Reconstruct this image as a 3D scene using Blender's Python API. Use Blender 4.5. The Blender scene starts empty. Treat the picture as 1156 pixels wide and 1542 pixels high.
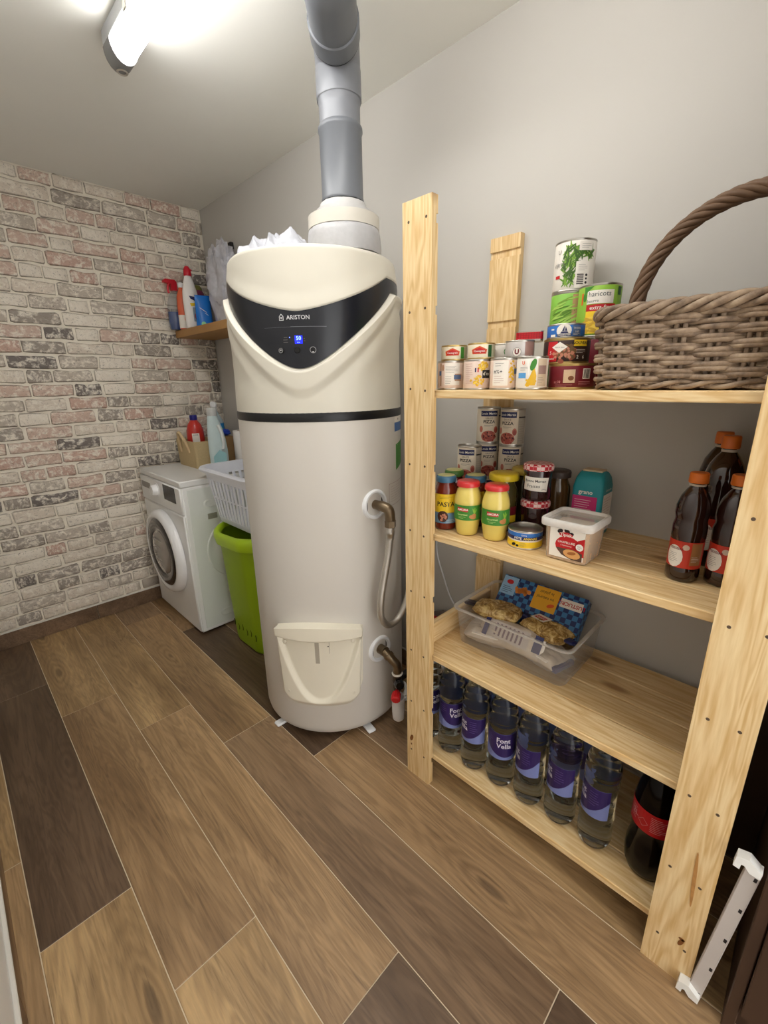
import bpy, bmesh, math, random
from mathutils import Matrix, Vector, noise
random.seed(11)
PI = math.pi
scene = bpy.context.scene
COL = scene.collection

# ------------------------------------------------------------------ camera
CAMP = (0.0, 0.0, 1.30)
YAW, PITCH, ROLL, FPX = 0.782693, 0.289049, -0.0179, 660.6
fw = Vector((math.sin(YAW)*math.cos(PITCH), math.cos(YAW)*math.cos(PITCH), -math.sin(PITCH)))
rt0 = Vector((math.cos(YAW), -math.sin(YAW), 0))
up0 = rt0.cross(fw)
rt = rt0*math.cos(ROLL) + up0*math.sin(ROLL)
up = up0*math.cos(ROLL) - rt0*math.sin(ROLL)
cam_d = bpy.data.cameras.new('camera')
cam = bpy.data.objects.new('camera', cam_d)
COL.objects.link(cam)
cam.matrix_world = Matrix(((rt.x, up.x, -fw.x, CAMP[0]), (rt.y, up.y, -fw.y, CAMP[1]), (rt.z, up.z, -fw.z, CAMP[2]), (0, 0, 0, 1)))
cam_d.sensor_fit = 'HORIZONTAL'
cam_d.sensor_width = 36.0
cam_d.lens = FPX/1156*36.0
cam_d.clip_start = 0.01
scene.camera = cam

# ------------------------------------------------------------------ world, exposure
world = bpy.data.worlds.new('world')
scene.world = world
world.use_nodes = True
world.node_tree.nodes['Background'].inputs[0].default_value = (1.0, 0.985, 0.96, 1)
world.node_tree.nodes['Background'].inputs[1].default_value = 1.5  # soft frontal fill, entering by the opening added in wall_front
vs = scene.view_settings
vs.view_transform = 'Standard'
vs.look = 'None'
vs.gamma = 1.0
vs.use_curve_mapping = False
vs.exposure = 1.0
TUBE_STRENGTH = 13.0

# ------------------------------------------------------------------ materials
def lin(c):
    return tuple(((v/255)/12.92 if v/255 <= 0.04045 else ((v/255+0.055)/1.055)**2.4) for v in c) + (1.0,)
MATS = {}
def new_mat(key):
    m = bpy.data.materials.new(key); m.use_nodes = True
    nt = m.node_tree; nt.nodes.clear()
    out = nt.nodes.new('ShaderNodeOutputMaterial')
    return m, nt, out
def N(nt, typ, **kw):
    n = nt.nodes.new(typ)
    for k, v in kw.items(): setattr(n, k, v)
    return n
def setin(n, **kw):
    for k, v in kw.items(): n.inputs[k.replace('_', ' ')].default_value = v
def mixc(nt, fac, a, b, mode='MIX'):
    n = N(nt, 'ShaderNodeMix', data_type='RGBA', blend_type=mode)
    for idx, v in ((0, fac), (6, a), (7, b)):
        if hasattr(v, 'links'): nt.links.new(v, n.inputs[idx])
        else: n.inputs[idx].default_value = v
    return n.outputs[2]
def math_n(nt, op, a, b=0.0, c=None):
    n = N(nt, 'ShaderNodeMath', operation=op)
    for i, v in enumerate((a, b) if c is None else (a, b, c)):
        if hasattr(v, 'links'): nt.links.new(v, n.inputs[i])
        else: n.inputs[i].default_value = v
    return n.outputs[0]
def ramp(nt, fac, stops):
    n = N(nt, 'ShaderNodeValToRGB')
    nt.links.new(fac, n.inputs[0])
    el = n.color_ramp.elements
    while len(el) < len(stops): el.new(0.5)
    for e, (p, c) in zip(el, stops): e.position = p; e.color = c if len(c) == 4 else (*c, 1)
    return n.outputs[0]
def coords(nt, scale=(1, 1, 1), kind='Object', offset_random=True):
    tc = N(nt, 'ShaderNodeTexCoord')
    mp = N(nt, 'ShaderNodeMapping')
    mp.inputs['Scale'].default_value = scale
    src = tc.outputs[kind]
    if offset_random:
        oi = N(nt, 'ShaderNodeObjectInfo')
        ml = N(nt, 'ShaderNodeMath', operation='MULTIPLY'); ml.inputs[1].default_value = 37.0
        nt.links.new(oi.outputs['Random'], ml.inputs[0])
        ad = N(nt, 'ShaderNodeVectorMath', operation='ADD')
        nt.links.new(src, ad.inputs[0]); nt.links.new(ml.outputs[0], ad.inputs[1])
        src = ad.outputs[0]
    nt.links.new(src, mp.inputs['Vector'])
    return mp.outputs[0]
def mat(key, col=(128, 128, 128), rough=.5, metal=0., var=.05, scale=25., bump=0., trans=0., ior=1.45, coat=0., emit=0., sub=0.):
    if key in MATS: return MATS[key]
    m, nt, out = new_mat(key)
    p = N(nt, 'ShaderNodeBsdfPrincipled')
    nt.links.new(p.outputs[0], out.inputs[0])
    nz = N(nt, 'ShaderNodeTexNoise'); setin(nz, Scale=scale, Detail=3.0)
    nt.links.new(coords(nt), nz.inputs['Vector'])
    c = lin(col)
    a = tuple(v*(1-var) for v in c[:3])+(1,); b = tuple(min(1, v*(1+var)) for v in c[:3])+(1,)
    nt.links.new(mixc(nt, nz.outputs[0], a, b), p.inputs['Base Color'])
    setin(p, Roughness=rough, Metallic=metal, IOR=ior)
    p.inputs['Transmission Weight'].default_value = trans
    p.inputs['Coat Weight'].default_value = coat
    p.inputs['Coat Roughness'].default_value = 0.08
    if sub: p.inputs['Subsurface Weight'].default_value = sub; p.inputs['Subsurface Scale'].default_value = .01
    if emit:
        p.inputs['Emission Color'].default_value = c; p.inputs['Emission Strength'].default_value = emit
    if bump:
        bp = N(nt, 'ShaderNodeBump'); setin(bp, Strength=bump, Distance=.002)
        nt.links.new(nz.outputs[0], bp.inputs['Height']); nt.links.new(bp.outputs[0], p.inputs['Normal'])
    MATS[key] = m
    return m
def clear(key, col=(235, 235, 238), fac=.25, rough=.15, bump=0.):
    """thin see-through plastic: straight transparency plus a glossy milky skin"""
    if key in MATS: return MATS[key]
    m, nt, out = new_mat(key)
    t = N(nt, 'ShaderNodeBsdfTransparent'); t.inputs[0].default_value = lin((248, 248, 248))
    p = N(nt, 'ShaderNodeBsdfPrincipled'); p.inputs['Base Color'].default_value = lin(col); setin(p, Roughness=rough)
    nz = N(nt, 'ShaderNodeTexNoise'); setin(nz, Scale=40.0, Detail=2.0); nt.links.new(coords(nt), nz.inputs['Vector'])
    f = math_n(nt, 'MULTIPLY_ADD', nz.outputs[0], fac*.5, fac*.75)
    lw = N(nt, 'ShaderNodeLayerWeight'); lw.inputs[0].default_value = .25
    f2 = math_n(nt, 'MULTIPLY_ADD', lw.outputs['Facing'], .35, f)
    mx = N(nt, 'ShaderNodeMixShader')
    nt.links.new(f2, mx.inputs[0]); nt.links.new(t.outputs[0], mx.inputs[1]); nt.links.new(p.outputs[0], mx.inputs[2])
    nt.links.new(mx.outputs[0], out.inputs[0])
    MATS[key] = m
    return m
def pine(axis):
    key = 'pine_'+axis
    if key in MATS: return MATS[key]
    m, nt, out = new_mat(key)
    p = N(nt, 'ShaderNodeBsdfPrincipled'); nt.links.new(p.outputs[0], out.inputs[0])
    lo, hi = 1.3, 17.0
    sc = {'x': (lo, hi, hi), 'y': (hi, lo, hi), 'z': (hi, hi, lo)}[axis]
    v = coords(nt, sc)
    nz = N(nt, 'ShaderNodeTexNoise'); setin(nz, Scale=1.0, Detail=3.0, Roughness=.55, Distortion=.5)
    nt.links.new(v, nz.inputs['Vector'])
    w = math_n(nt, 'SINE', math_n(nt, 'MULTIPLY', nz.outputs[0], 62.0))
    w = math_n(nt, 'MULTIPLY_ADD', w, .5, .5)
    fine = N(nt, 'ShaderNodeTexNoise'); setin(fine, Scale=9.0, Detail=3.0)
    nt.links.new(v, fine.inputs['Vector'])
    base = ramp(nt, w, [(0, lin((210, 171, 110))), (.55, lin((229, 197, 143))), (1, lin((236, 210, 160)))])
    c2 = mixc(nt, .45, base, ramp(nt, fine.outputs[0], [(.3, lin((206, 166, 108))), (.7, lin((240, 215, 170)))]))
    vo = N(nt, 'ShaderNodeTexVoronoi'); setin(vo, Scale=1.0)
    k = {'x': (3.2, 9, 9), 'y': (9, 3.2, 9), 'z': (9, 9, 3.2)}[axis]
    nt.links.new(coords(nt, k), vo.inputs['Vector'])
    kn = ramp(nt, vo.outputs['Distance'], [(.07, (1, 1, 1)), (.16, (0, 0, 0))])
    c3 = mixc(nt, math_n(nt, 'MULTIPLY', kn, .75), c2, lin((139, 92, 48)))
    nt.links.new(c3, p.inputs['Base Color'])
    setin(p, Roughness=.55)
    bp = N(nt, 'ShaderNodeBump'); setin(bp, Strength=.12, Distance=.001)
    nt.links.new(fine.outputs[0], bp.inputs['Height']); nt.links.new(bp.outputs[0], p.inputs['Normal'])
    MATS[key] = m
    return m
def tile_wood():
    """printed oak grain on porcelain planks; the plank's own tone is the object colour"""
    if 'tile_wood' in MATS: return MATS['tile_wood']
    m, nt, out = new_mat('tile_wood')
    p = N(nt, 'ShaderNodeBsdfPrincipled'); nt.links.new(p.outputs[0], out.inputs[0])
    oi = N(nt, 'ShaderNodeObjectInfo')
    v = coords(nt, (11, 1.15, 11))
    warp = N(nt, 'ShaderNodeTexNoise'); setin(warp, Scale=.9, Detail=4.0, Roughness=.6, Distortion=.8)
    nt.links.new(v, warp.inputs['Vector'])
    rings = math_n(nt, 'MULTIPLY_ADD', math_n(nt, 'SINE', math_n(nt, 'MULTIPLY', warp.outputs[0], 70.0)), .5, .5)
    vo = N(nt, 'ShaderNodeTexVoronoi', voronoi_dimensions='2D'); setin(vo, Scale=1.0)
    nt.links.new(coords(nt, (5.6, 1.45, 5.6)), vo.inputs['Vector'])
    sepc = N(nt, 'ShaderNodeSeparateColor'); nt.links.new(vo.outputs['Color'], sepc.inputs[0])
    some = math_n(nt, 'MULTIPLY', math_n(nt, 'LESS_THAN', sepc.outputs[0], .45), 1.0)
    d = math_n(nt, 'ADD', vo.outputs['Distance'], math_n(nt, 'MULTIPLY', warp.outputs[0], .30))
    d = math_n(nt, 'ADD', d, math_n(nt, 'MULTIPLY_ADD', some, -.6, .6))
    krings = math_n(nt, 'MULTIPLY_ADD', math_n(nt, 'SINE', math_n(nt, 'MULTIPLY', d, 75.0)), .5, .5)
    near = ramp(nt, d, [(.28, (1, 1, 1)), (.58, (0, 0, 0))])
    pat = mixc(nt, near, rings, krings)
    broad = N(nt, 'ShaderNodeTexNoise'); setin(broad, Scale=.55, Detail=3.0, Roughness=.6)
    nt.links.new(v, broad.inputs['Vector'])
    fine = N(nt, 'ShaderNodeTexNoise'); setin(fine, Scale=1.0, Detail=4.0, Roughness=.7)
    nt.links.new(coords(nt, (130, 7, 130)), fine.inputs['Vector'])
    tone = oi.outputs['Color']
    t1 = mixc(nt, ramp(nt, broad.outputs[0], [(.35, (1, 1, 1)), (.66, (0, 0, 0))]), tone, mixc(nt, 1.0, tone, (.50, .46, .43, 1), 'MULTIPLY'))
    t2 = mixc(nt, math_n(nt, 'MULTIPLY', pat, .46), t1, mixc(nt, 1.0, t1, (.5, .46, .42, 1), 'MULTIPLY'))
    t3 = mixc(nt, math_n(nt, 'MULTIPLY', ramp(nt, fine.outputs[0], [(.42, (0, 0, 0)), (.68, (1, 1, 1))]), .40), t2, mixc(nt, 1.0, t2, (1.5, 1.46, 1.36, 1), 'MULTIPLY'))
    t3 = mixc(nt, math_n(nt, 'MULTIPLY', ramp(nt, fine.outputs[0], [(.30, (1, 1, 1)), (.44, (0, 0, 0))]), .55), t3, mixc(nt, 1.0, t3, (.5, .46, .42, 1), 'MULTIPLY'))
    core = ramp(nt, d, [(.165, (1, 1, 1)), (.225, (0, 0, 0))])
    t4 = mixc(nt, math_n(nt, 'MULTIPLY', core, .5), t3, lin((58, 46, 36)))
    nt.links.new(t4, p.inputs['Base Color'])
    nt.links.new(math_n(nt, 'MULTIPLY_ADD', fine.outputs[0], .2, .36), p.inputs['Roughness'])
    bp = N(nt, 'ShaderNodeBump'); setin(bp, Strength=.12, Distance=.0006)
    nt.links.new(fine.outputs[0], bp.inputs['Height']); nt.links.new(bp.outputs[0], p.inputs['Normal'])
    MATS['tile_wood'] = m
    return m
def brick_mat():
    if 'brick_print' in MATS: return MATS['brick_print']
    m, nt, out = new_mat('brick_print')
    p = N(nt, 'ShaderNodeBsdfPrincipled'); nt.links.new(p.outputs[0], out.inputs[0])
    oi = N(nt, 'ShaderNodeObjectInfo')
    v = coords(nt, (2.3, 8, 0.95))
    n1 = N(nt, 'ShaderNodeTexNoise'); setin(n1, Scale=2.6, Detail=6.0, Roughness=.68, Distortion=.5)
    nt.links.new(v, n1.inputs['Vector'])
    n2 = N(nt, 'ShaderNodeTexNoise'); setin(n2, Scale=6.5, Detail=6.0, Roughness=.75, Distortion=.6)
    nt.links.new(v, n2.inputs['Vector'])
    c = mixc(nt, ramp(nt, n1.outputs[0], [(.47, (0, 0, 0)), (.60, (.9, .9, .9))]), oi.outputs['Color'], lin((244, 236, 222)))
    c = mixc(nt, ramp(nt, n2.outputs[0], [(.33, (.75, .75, .75)), (.45, (0, 0, 0))]), c, lin((118, 107, 97)))
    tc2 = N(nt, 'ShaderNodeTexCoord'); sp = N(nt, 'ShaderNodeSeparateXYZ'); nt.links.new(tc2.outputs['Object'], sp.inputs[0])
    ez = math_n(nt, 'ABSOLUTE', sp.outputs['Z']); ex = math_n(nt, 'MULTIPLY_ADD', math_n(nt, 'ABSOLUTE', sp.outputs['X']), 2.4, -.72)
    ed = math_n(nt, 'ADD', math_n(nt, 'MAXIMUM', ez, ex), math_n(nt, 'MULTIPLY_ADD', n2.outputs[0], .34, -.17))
    c = mixc(nt, ramp(nt, ed, [(.41, (0, 0, 0)), (.51, (.6, .6, .6))]), c, lin((124, 112, 100)))  # darker edges all round imitate printed joint shadows, put into the brick colour
    nt.links.new(c, p.inputs['Base Color']); setin(p, Roughness=.85)
    bp = N(nt, 'ShaderNodeBump'); setin(bp, Strength=.35, Distance=.002)
    nt.links.new(n2.outputs[0], bp.inputs['Height']); nt.links.new(bp.outputs[0], p.inputs['Normal'])
    MATS['brick_print'] = m
    return m
def wicker_mat():
    if 'wicker' in MATS: return MATS['wicker']
    m, nt, out = new_mat('wicker')
    p = N(nt, 'ShaderNodeBsdfPrincipled'); nt.links.new(p.outputs[0], out.inputs[0])
    n1 = N(nt, 'ShaderNodeTexNoise'); setin(n1, Scale=38.0, Detail=4.0, Roughness=.6)
    nt.links.new(coords(nt), n1.inputs['Vector'])
    c = ramp(nt, n1.outputs[0], [(.3, lin((92, 74, 58))), (.5, lin((140, 118, 96))), (.72, lin((176, 154, 128)))])
    nt.links.new(c, p.inputs['Base Color']); setin(p, Roughness=.6)
    MATS['wicker'] = m
    return m

# ------------------------------------------------------------------ geometry helpers
class G:
    def __init__(s): s.v = []; s.f = []
    def add(s, v, f, M=None):
        o = len(s.v)
        s.v += [tuple(M @ Vector(p)) if M else tuple(p) for p in v]
        s.f += [tuple(i+o for i in q) for q in f]
        return s
    def box(s, x0, x1, y0, y1, z0, z1, b=.001, M=None):
        c = ((x0+x1)/2, (y0+y1)/2, (z0+z1)/2); h = (abs(x1-x0)/2, abs(y1-y0)/2, abs(z1-z0)/2)
        b = min(b, *(q*.9 for q in h))
        V = []; ix = {}
        for sg in [(i, j, k) for i in (-1, 1) for j in (-1, 1) for k in (-1, 1)]:
            for a in range(3):
                ix[sg, a] = len(V)
                V.append(tuple(c[d]+sg[d]*(h[d]-(0 if d == a else b)) for d in range(3)))
        F = []
        for a in range(3):
            o1, o2 = [d for d in range(3) if d != a]
            for sa in (-1, 1):
                q = []
                for (u, w) in ((-1, -1), (1, -1), (1, 1), (-1, 1)):
                    sg = [0]*3; sg[a] = sa; sg[o1] = u; sg[o2] = w; q.append(ix[tuple(sg), a])
                F.append(q)
            for u in (-1, 1):
                for w in (-1, 1):
                    lo = [0]*3; hi = [0]*3
                    lo[a] = -1; hi[a] = 1; lo[o1] = hi[o1] = u; lo[o2] = hi[o2] = w
                    lo, hi = tuple(lo), tuple(hi)
                    F.append([ix[lo, o1], ix[hi, o1], ix[hi, o2], ix[lo, o2]])
        for sg in [(i, j, k) for i in (-1, 1) for j in (-1, 1) for k in (-1, 1)]:
            F.append([ix[sg, 0], ix[sg, 1], ix[sg, 2]])
        return s.add(V, F, M)
    def lathe(s, prof, seg=32, M=None, fn=None):
        V = []; rings = []
        for (r, z) in prof:
            if r < 1e-6: rings.append([len(V)]); V.append((0, 0, z))
            else:
                rings.append(list(range(len(V), len(V)+seg)))
                for i in range(seg):
                    a = 2*PI*i/seg; rr = fn(a, r, z) if fn else r
                    V.append((rr*math.sin(a), -rr*math.cos(a), z))
        F = []
        for A, B in zip(rings, rings[1:]):
            if len(A) == 1 and len(B) == 1: continue
            for i in range(seg):
                j = (i+1) % seg
                if len(A) == 1: F.append((A[0], B[i], B[j]))
                elif len(B) == 1: F.append((A[i], A[j], B[0]))
                else: F.append((A[i], A[j], B[j], B[i]))
        return s.add(V, F, M)
    def loft(s, rings, cap0=True, cap1=True, M=None, closed=True):
        n = len(rings[0]); V = [p for r in rings for p in r]; F = []
        for k in range(len(rings)-1):
            for i in range(n if closed else n-1):
                j = (i+1) % n
                F.append((k*n+i, k*n+j, (k+1)*n+j, (k+1)*n+i))
        if cap0: F.append(tuple(range(n)))
        if cap1: F.append(tuple((len(rings)-1)*n+i for i in range(n)))
        return s.add(V, F, M)
    def tube(s, pts, r, seg=8, closed=False, M=None):
        P = [Vector(p) for p in pts]; n = len(P)
        R = r if isinstance(r, (list, tuple)) else [r]*n
        T = []
        for i in range(n):
            a = P[(i-1) % n] if (closed or i > 0) else P[i]
            b = P[(i+1) % n] if (closed or i < n-1) else P[i]
            T.append((b-a).normalized())
        ref = Vector((0, 0, 1)) if abs(T[0].z) < .9 else Vector((1, 0, 0))
        u = T[0].cross(ref).normalized(); rings = []
        for i in range(n):
            u = (u - T[i]*u.dot(T[i])).normalized(); w = T[i].cross(u)
            rings.append([tuple(P[i]+(u*math.cos(2*PI*k/seg)+w*math.sin(2*PI*k/seg))*R[i]) for k in range(seg)])
        if closed: rings.append(rings[0]); return s.loft(rings, False, False, M)
        return s.loft(rings, True, True, M)
    def grid(s, fn, nu, nv, closed=False, M=None):
        V = [fn(i/(nu if closed else nu-1), j/(nv-1)) for j in range(nv) for i in range(nu)]; F = []
        for j in range(nv-1):
            for i in range(nu if closed else nu-1):
                k = (i+1) % nu
                F.append((j*nu+i, j*nu+k, (j+1)*nu+k, (j+1)*nu+i))
        return s.add(V, F, M)
    def prism(s, poly, axis, a, b, M=None):
        """extrude a 2-D outline along an axis"""
        def P(p, t):
            q = list(p); q.insert('xyz'.index(axis), t); return tuple(q)
        n = len(poly)
        V = [P(p, a) for p in poly]+[P(p, b) for p in poly]
        F = [tuple(range(n)), tuple(range(n, 2*n))]+[(i, (i+1) % n, n+(i+1) % n, n+i) for i in range(n)]
        return s.add(V, F, M)
    def mesh(s, name, smooth=40, fix=True):
        me = bpy.data.meshes.new(name)
        me.from_pydata(s.v, [], s.f)
        if fix:
            bm = bmesh.new(); bm.from_mesh(me)
            bmesh.ops.recalc_face_normals(bm, faces=bm.faces)
            bm.to_mesh(me); bm.free()
        if smooth:
            me.shade_smooth(); me.set_sharp_from_angle(angle=math.radians(smooth))
        return me
    def obj(s, name, material, parent=None, smooth=40, loc=(0, 0, 0), rz=0, label=None):
        o = bpy.data.objects.new(name, s.mesh(name, smooth))
        o.data.materials.append(material)
        COL.objects.link(o)
        o.parent = parent; o.location = loc; o.rotation_euler = (0, 0, rz)
        if label: o['label'] = label
        return o
def tag(o, label=None, cat=None, group=None, kind=None):
    if label: o['label'] = label
    if cat: o['category'] = cat
    if group: o['group'] = group
    if kind: o['kind'] = kind
    return o
def thing(name, label, cat, loc=(0, 0, 0), rz=0, group=None):
    o = bpy.data.objects.new(name, None); COL.objects.link(o)
    o.empty_display_size = .02
    o.location = loc; o.rotation_euler = (0, 0, rz)
    return tag(o, label, cat, group)
def copy_tree(o, parent=None):
    c = o.copy(); COL.objects.link(c); c.parent = parent
    for ch in list(o.children): copy_tree(ch, c)
    return c
def rrect(hx, hy, rad, z=0, n=6, cx=0, cy=0):
    rad = min(rad, hx*.99, hy*.99); P = []
    for (sx, sy, a0) in ((1, 1, 0), (-1, 1, PI/2), (-1, -1, PI), (1, -1, 3*PI/2)):
        for k in range(n+1):
            a = a0+PI/2*k/n
            P.append((cx+sx*(hx-rad)+rad*math.cos(a), cy+sy*(hy-rad)+rad*math.sin(a), z))
    return P
def curve(pts, n=8):
    """Catmull-Rom through points"""
    P = [Vector(p) for p in pts]; P = [P[0]*2-P[1]]+P+[P[-1]*2-P[-2]]; out = []
    for i in range(1, len(P)-2):
        for k in range(n):
            t = k/n
            out.append(tuple(.5*((2*P[i])+(-P[i-1]+P[i+1])*t+(2*P[i-1]-5*P[i]+4*P[i+1]-P[i+2])*t*t+(-P[i-1]+3*P[i]-3*P[i+1]+P[i+2])*t**3)))
    out.append(tuple(P[-2]))
    return out
def sstep(a, b, x):
    t = max(0, min(1, (x-a)/(b-a))); return t*t*(3-2*t)
def bearing(x, y): return math.atan2(x, y)

# ---- flat print: shapes in (s, z) of a surface, laid on it by fn(s, z, lift)
def wrap(r, cx=0, cy=0):
    return lambda s, z, e=0: (cx+(r+e)*math.sin(s/r), cy-(r+e)*math.cos(s/r), z)
TXT = {}
def text_geo(t, bold=0):
    if (t, bold) in TXT: return TXT[t, bold]
    cu = bpy.data.curves.new('lettering', 'FONT'); cu.body = t; cu.size = 1; cu.align_x = 'CENTER'; cu.align_y = 'CENTER'
    cu.resolution_u = 2; cu.offset = bold
    o = bpy.data.objects.new('lettering', cu)
    me = bpy.data.meshes.new_from_object(o)
    g = ([(v.co.x, v.co.y) for v in me.vertices], [tuple(p.vertices) for p in me.polygons])
    bpy.data.objects.remove(o); bpy.data.curves.remove(cu); bpy.data.meshes.remove(me)
    TXT[t, bold] = g
    return g
def R_(s0, s1, z0, z1): return ('r', s0, s1, z0, z1)
def E_(cs, cz, rs, rz, rot=0): return ('e', cs, cz, rs, rz, rot)
def X_(t, s, z, size, bold=.0, rot=0, sx=1): return ('t', t, s, z, size, bold, rot, sx)
def P_(*pts): return ('p', pts)
def deco(parent, fn, layers):
    """layers: (part name, material, lift step, [shapes])"""
    for name, m, k, shapes in layers:
        g = G(); e = .0004+.00025*k
        for sh in shapes:
            if sh[0] == 'r':
                _, s0, s1, z0, z1 = sh; n = max(1, int(abs(s1-s0)/.004)); n = min(n, 40)
                V = [fn(s0+(s1-s0)*i/n, z, e) for z in (z0, z1) for i in range(n+1)]
                g.add(V, [(i, i+1, n+2+i, n+1+i) for i in range(n)])
            elif sh[0] == 'e':
                _, cs, cz, rs, rz, rot = sh; n = 16; V = [fn(cs, cz, e)]
                for q in ((.35, .7, 1.0) if max(rs, rz) > .008 else (1.0,)):
                    for i in range(n):
                        a = 2*PI*i/n; x, z = rs*q*math.cos(a), rz*q*math.sin(a)
                        V.append(fn(cs+x*math.cos(rot)-z*math.sin(rot), cz+x*math.sin(rot)+z*math.cos(rot), e))
                F = [(0, 1+i, 1+(i+1) % n) for i in range(n)]+[(1+k3*n+i, 1+(k3+1)*n+i, 1+(k3+1)*n+(i+1) % n, 1+k3*n+(i+1) % n) for k3 in range((len(V)-1)//n-1) for i in range(n)]
                g.add(V, F)
            elif sh[0] == 't':
                _, t, s, z, size, bold, rot, sx = sh; V, F = text_geo(t, bold)
                c, q = math.cos(rot), math.sin(rot)
                g.add([fn(s+(x*sx*c-y*q)*size, z+(x*sx*q+y*c)*size, e) for x, y in V], F)
            elif sh[0] == 'p':
                pts = sh[1]; n = len(pts)
                cs = sum(p[0] for p in pts)/n; cz = sum(p[1] for p in pts)/n
                V = [fn(cs, cz, e)]; m_ = 8
                ring = []
                for i in range(n):
                    a, b = pts[i], pts[(i+1) % n]
                    for k2 in range(m_): ring.append((a[0]+(b[0]-a[0])*k2/m_, a[1]+(b[1]-a[1])*k2/m_))
                for q in (.25, .5, .75, 1.0): V += [fn(cs+(x-cs)*q, cz+(z-cz)*q, e) for x, z in ring]
                L = len(ring)
                g.add(V, [(0, 1+i, 1+(i+1) % L) for i in range(L)]+[(1+k3*L+i, 1+(k3+1)*L+i, 1+(k3+1)*L+(i+1) % L, 1+k3*L+(i+1) % L) for k3 in range(3) for i in range(L)])
        if g.v:
            me = g.mesh(name, 0, fix=False)
            o = bpy.data.objects.new(name, me); me.materials.append(m); COL.objects.link(o); o.parent = parent
def barcode(s, z, w, h, n=9, rnd=None):
    rr = random.Random(5); out = []; x = s-w/2
    while x < s+w/2-.0005:
        q = rr.choice((.0006, .001, .0015)); out.append(R_(x, min(x+q, s+w/2), z-h/2, z+h/2)); x += q+rr.choice((.0007, .0012))
    return out
def lines(s0, s1, z0, z1, n, t=.0006, seed=1):
    rr = random.Random(seed); out = []
    for i in range(n):
        z = z0+(z1-z0)*(i+.5)/n; out.append(R_(s0, s0+(s1-s0)*rr.uniform(.6, 1), z-t/2, z+t/2))
    return out

# common materials
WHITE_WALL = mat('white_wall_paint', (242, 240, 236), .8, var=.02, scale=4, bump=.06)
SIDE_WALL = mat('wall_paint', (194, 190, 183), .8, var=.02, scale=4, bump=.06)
STEEL = mat('tin_steel', (190, 186, 178), .32, 1, var=.05)
GOLD = mat('gold_tin', (196, 170, 110), .35, 1, var=.05)
WHITE_P = mat('white_plastic', (236, 238, 240), .35, var=.02)
CREAM = mat('cream_plastic', (236, 230, 212), .42, var=.02)
INK = mat('black_ink', (30, 28, 30), .5)
GREY_INK = mat('grey_ink', (118, 112, 108), .6)
PAPER = mat('white_paper', (236, 230, 220), .55, var=.03)
RED = mat('red_print', (190, 28, 34), .45)
GREEN = mat('green_print', (62, 132, 44), .5)
LGREEN = mat('light_green_print', (140, 186, 60), .5)
DGREEN = mat('dark_green_print', (30, 86, 34), .5)
BLUE = mat('blue_print', (46, 110, 190), .45)
NAVY = mat('navy_print', (28, 34, 82), .45)
YELLOW = mat('yellow_print', (238, 200, 40), .45)
PINKISH = mat('pink_beige_print', (226, 204, 190), .5)
ORANGE = mat('orange_print', (222, 92, 36), .5)
BROWN = mat('brown_print', (120, 74, 44), .55)
MAROON = mat('maroon_print', (112, 22, 34), .4)
BLACK_GLOSS = mat('black_gloss', (14, 15, 19), .16, coat=.6)
BRASS = mat('brass', (134, 118, 96), .38, 1, var=.18, scale=60)

# ================================================================== SETTING
RX, LX, BY, NY, CZ = 1.337, -0.145, 2.815, -0.80, 2.268
fl = G().box(LX-.1, RX+.1, NY-.1, BY+.1, -.06, -.0016, .0005).obj('floor', mat('grout', (222, 206, 178), .85, var=.06), smooth=0)
tag(fl, 'wood-look plank tile floor with pale grout joints', kind='structure')
def srgb_obj(o, c): o.color = lin(c)
tones = {'dark': (122, 99, 77), 'mid': (184, 152, 112), 'tan': (200, 168, 122), 'grey': (162, 134, 103)}
tile_tone = {(0, 1): 'dark', (0, 2): 'dark', (0, 0): 'tan', (1, 1): 'mid', (1, 2): 'tan', (1, 0): 'tan', (2, 1): 'mid', (2, 2): 'tan', (2, 0): 'dark',
             (3, 1): 'grey', (3, 2): 'mid', (3, 0): 'dark', (4, 1): 'mid', (4, 2): 'dark', (-1, 0): 'mid', (-1, 1): 'tan'}
TP = 1.2065
for k in range(-1, 8):
    x0, x1 = -0.097+.2013*k, -0.097+.2013*(k+1)
    x0, x1 = max(x0+.0012, LX+.002), min(x1-.0012, RX-.002)
    if x1-x0 < .01: continue
    j0 = 1.10-.3025*k
    while j0 > .9: j0 -= TP
    n = 0
    base = {0: -TP+1.10, 1: .797-TP, 2: .487-TP, 3: .185-TP, 4: -.11-TP, -1: 1.40-TP}.get(k, j0-TP)
    while base > NY: base -= TP; n -= 1
    y = base
    while y < BY:
        ya, yb = max(y+.0012, NY+.002), min(y+TP-.0012, BY-.002)
        if yb-ya > .01:
            cx, cy = (x0+x1)/2, (ya+yb)/2
            hx, hy = (x1-x0)/2, (yb-ya)/2
            o = G().box(-hx, hx, -hy, hy, -.009, 0, .0009).obj('floor_tile', tile_wood(), fl, smooth=0, loc=(cx, cy, 0))
            tn = tile_tone.get((k, n)) or random.choice(['mid', 'tan', 'grey'])
            srgb_obj(o, tones[tn])
        y += TP; n += 1
tag(G().box(LX-.1, RX+.1, NY-.1, BY+.1, CZ, CZ+.08, .001).obj('ceiling', mat('ceiling_paint', (242, 241, 234), .85, var=.02, scale=5, bump=.05), smooth=0), 'matt off-white painted ceiling', kind='structure')
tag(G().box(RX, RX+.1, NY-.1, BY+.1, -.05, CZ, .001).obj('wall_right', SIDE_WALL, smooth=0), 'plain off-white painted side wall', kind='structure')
tag(G().box(LX-.1, LX, NY-.1, BY+.1, -.05, CZ, .001).obj('wall_left', WHITE_WALL, smooth=0), 'white painted wall facing the pantry shelf', kind='structure')
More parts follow.
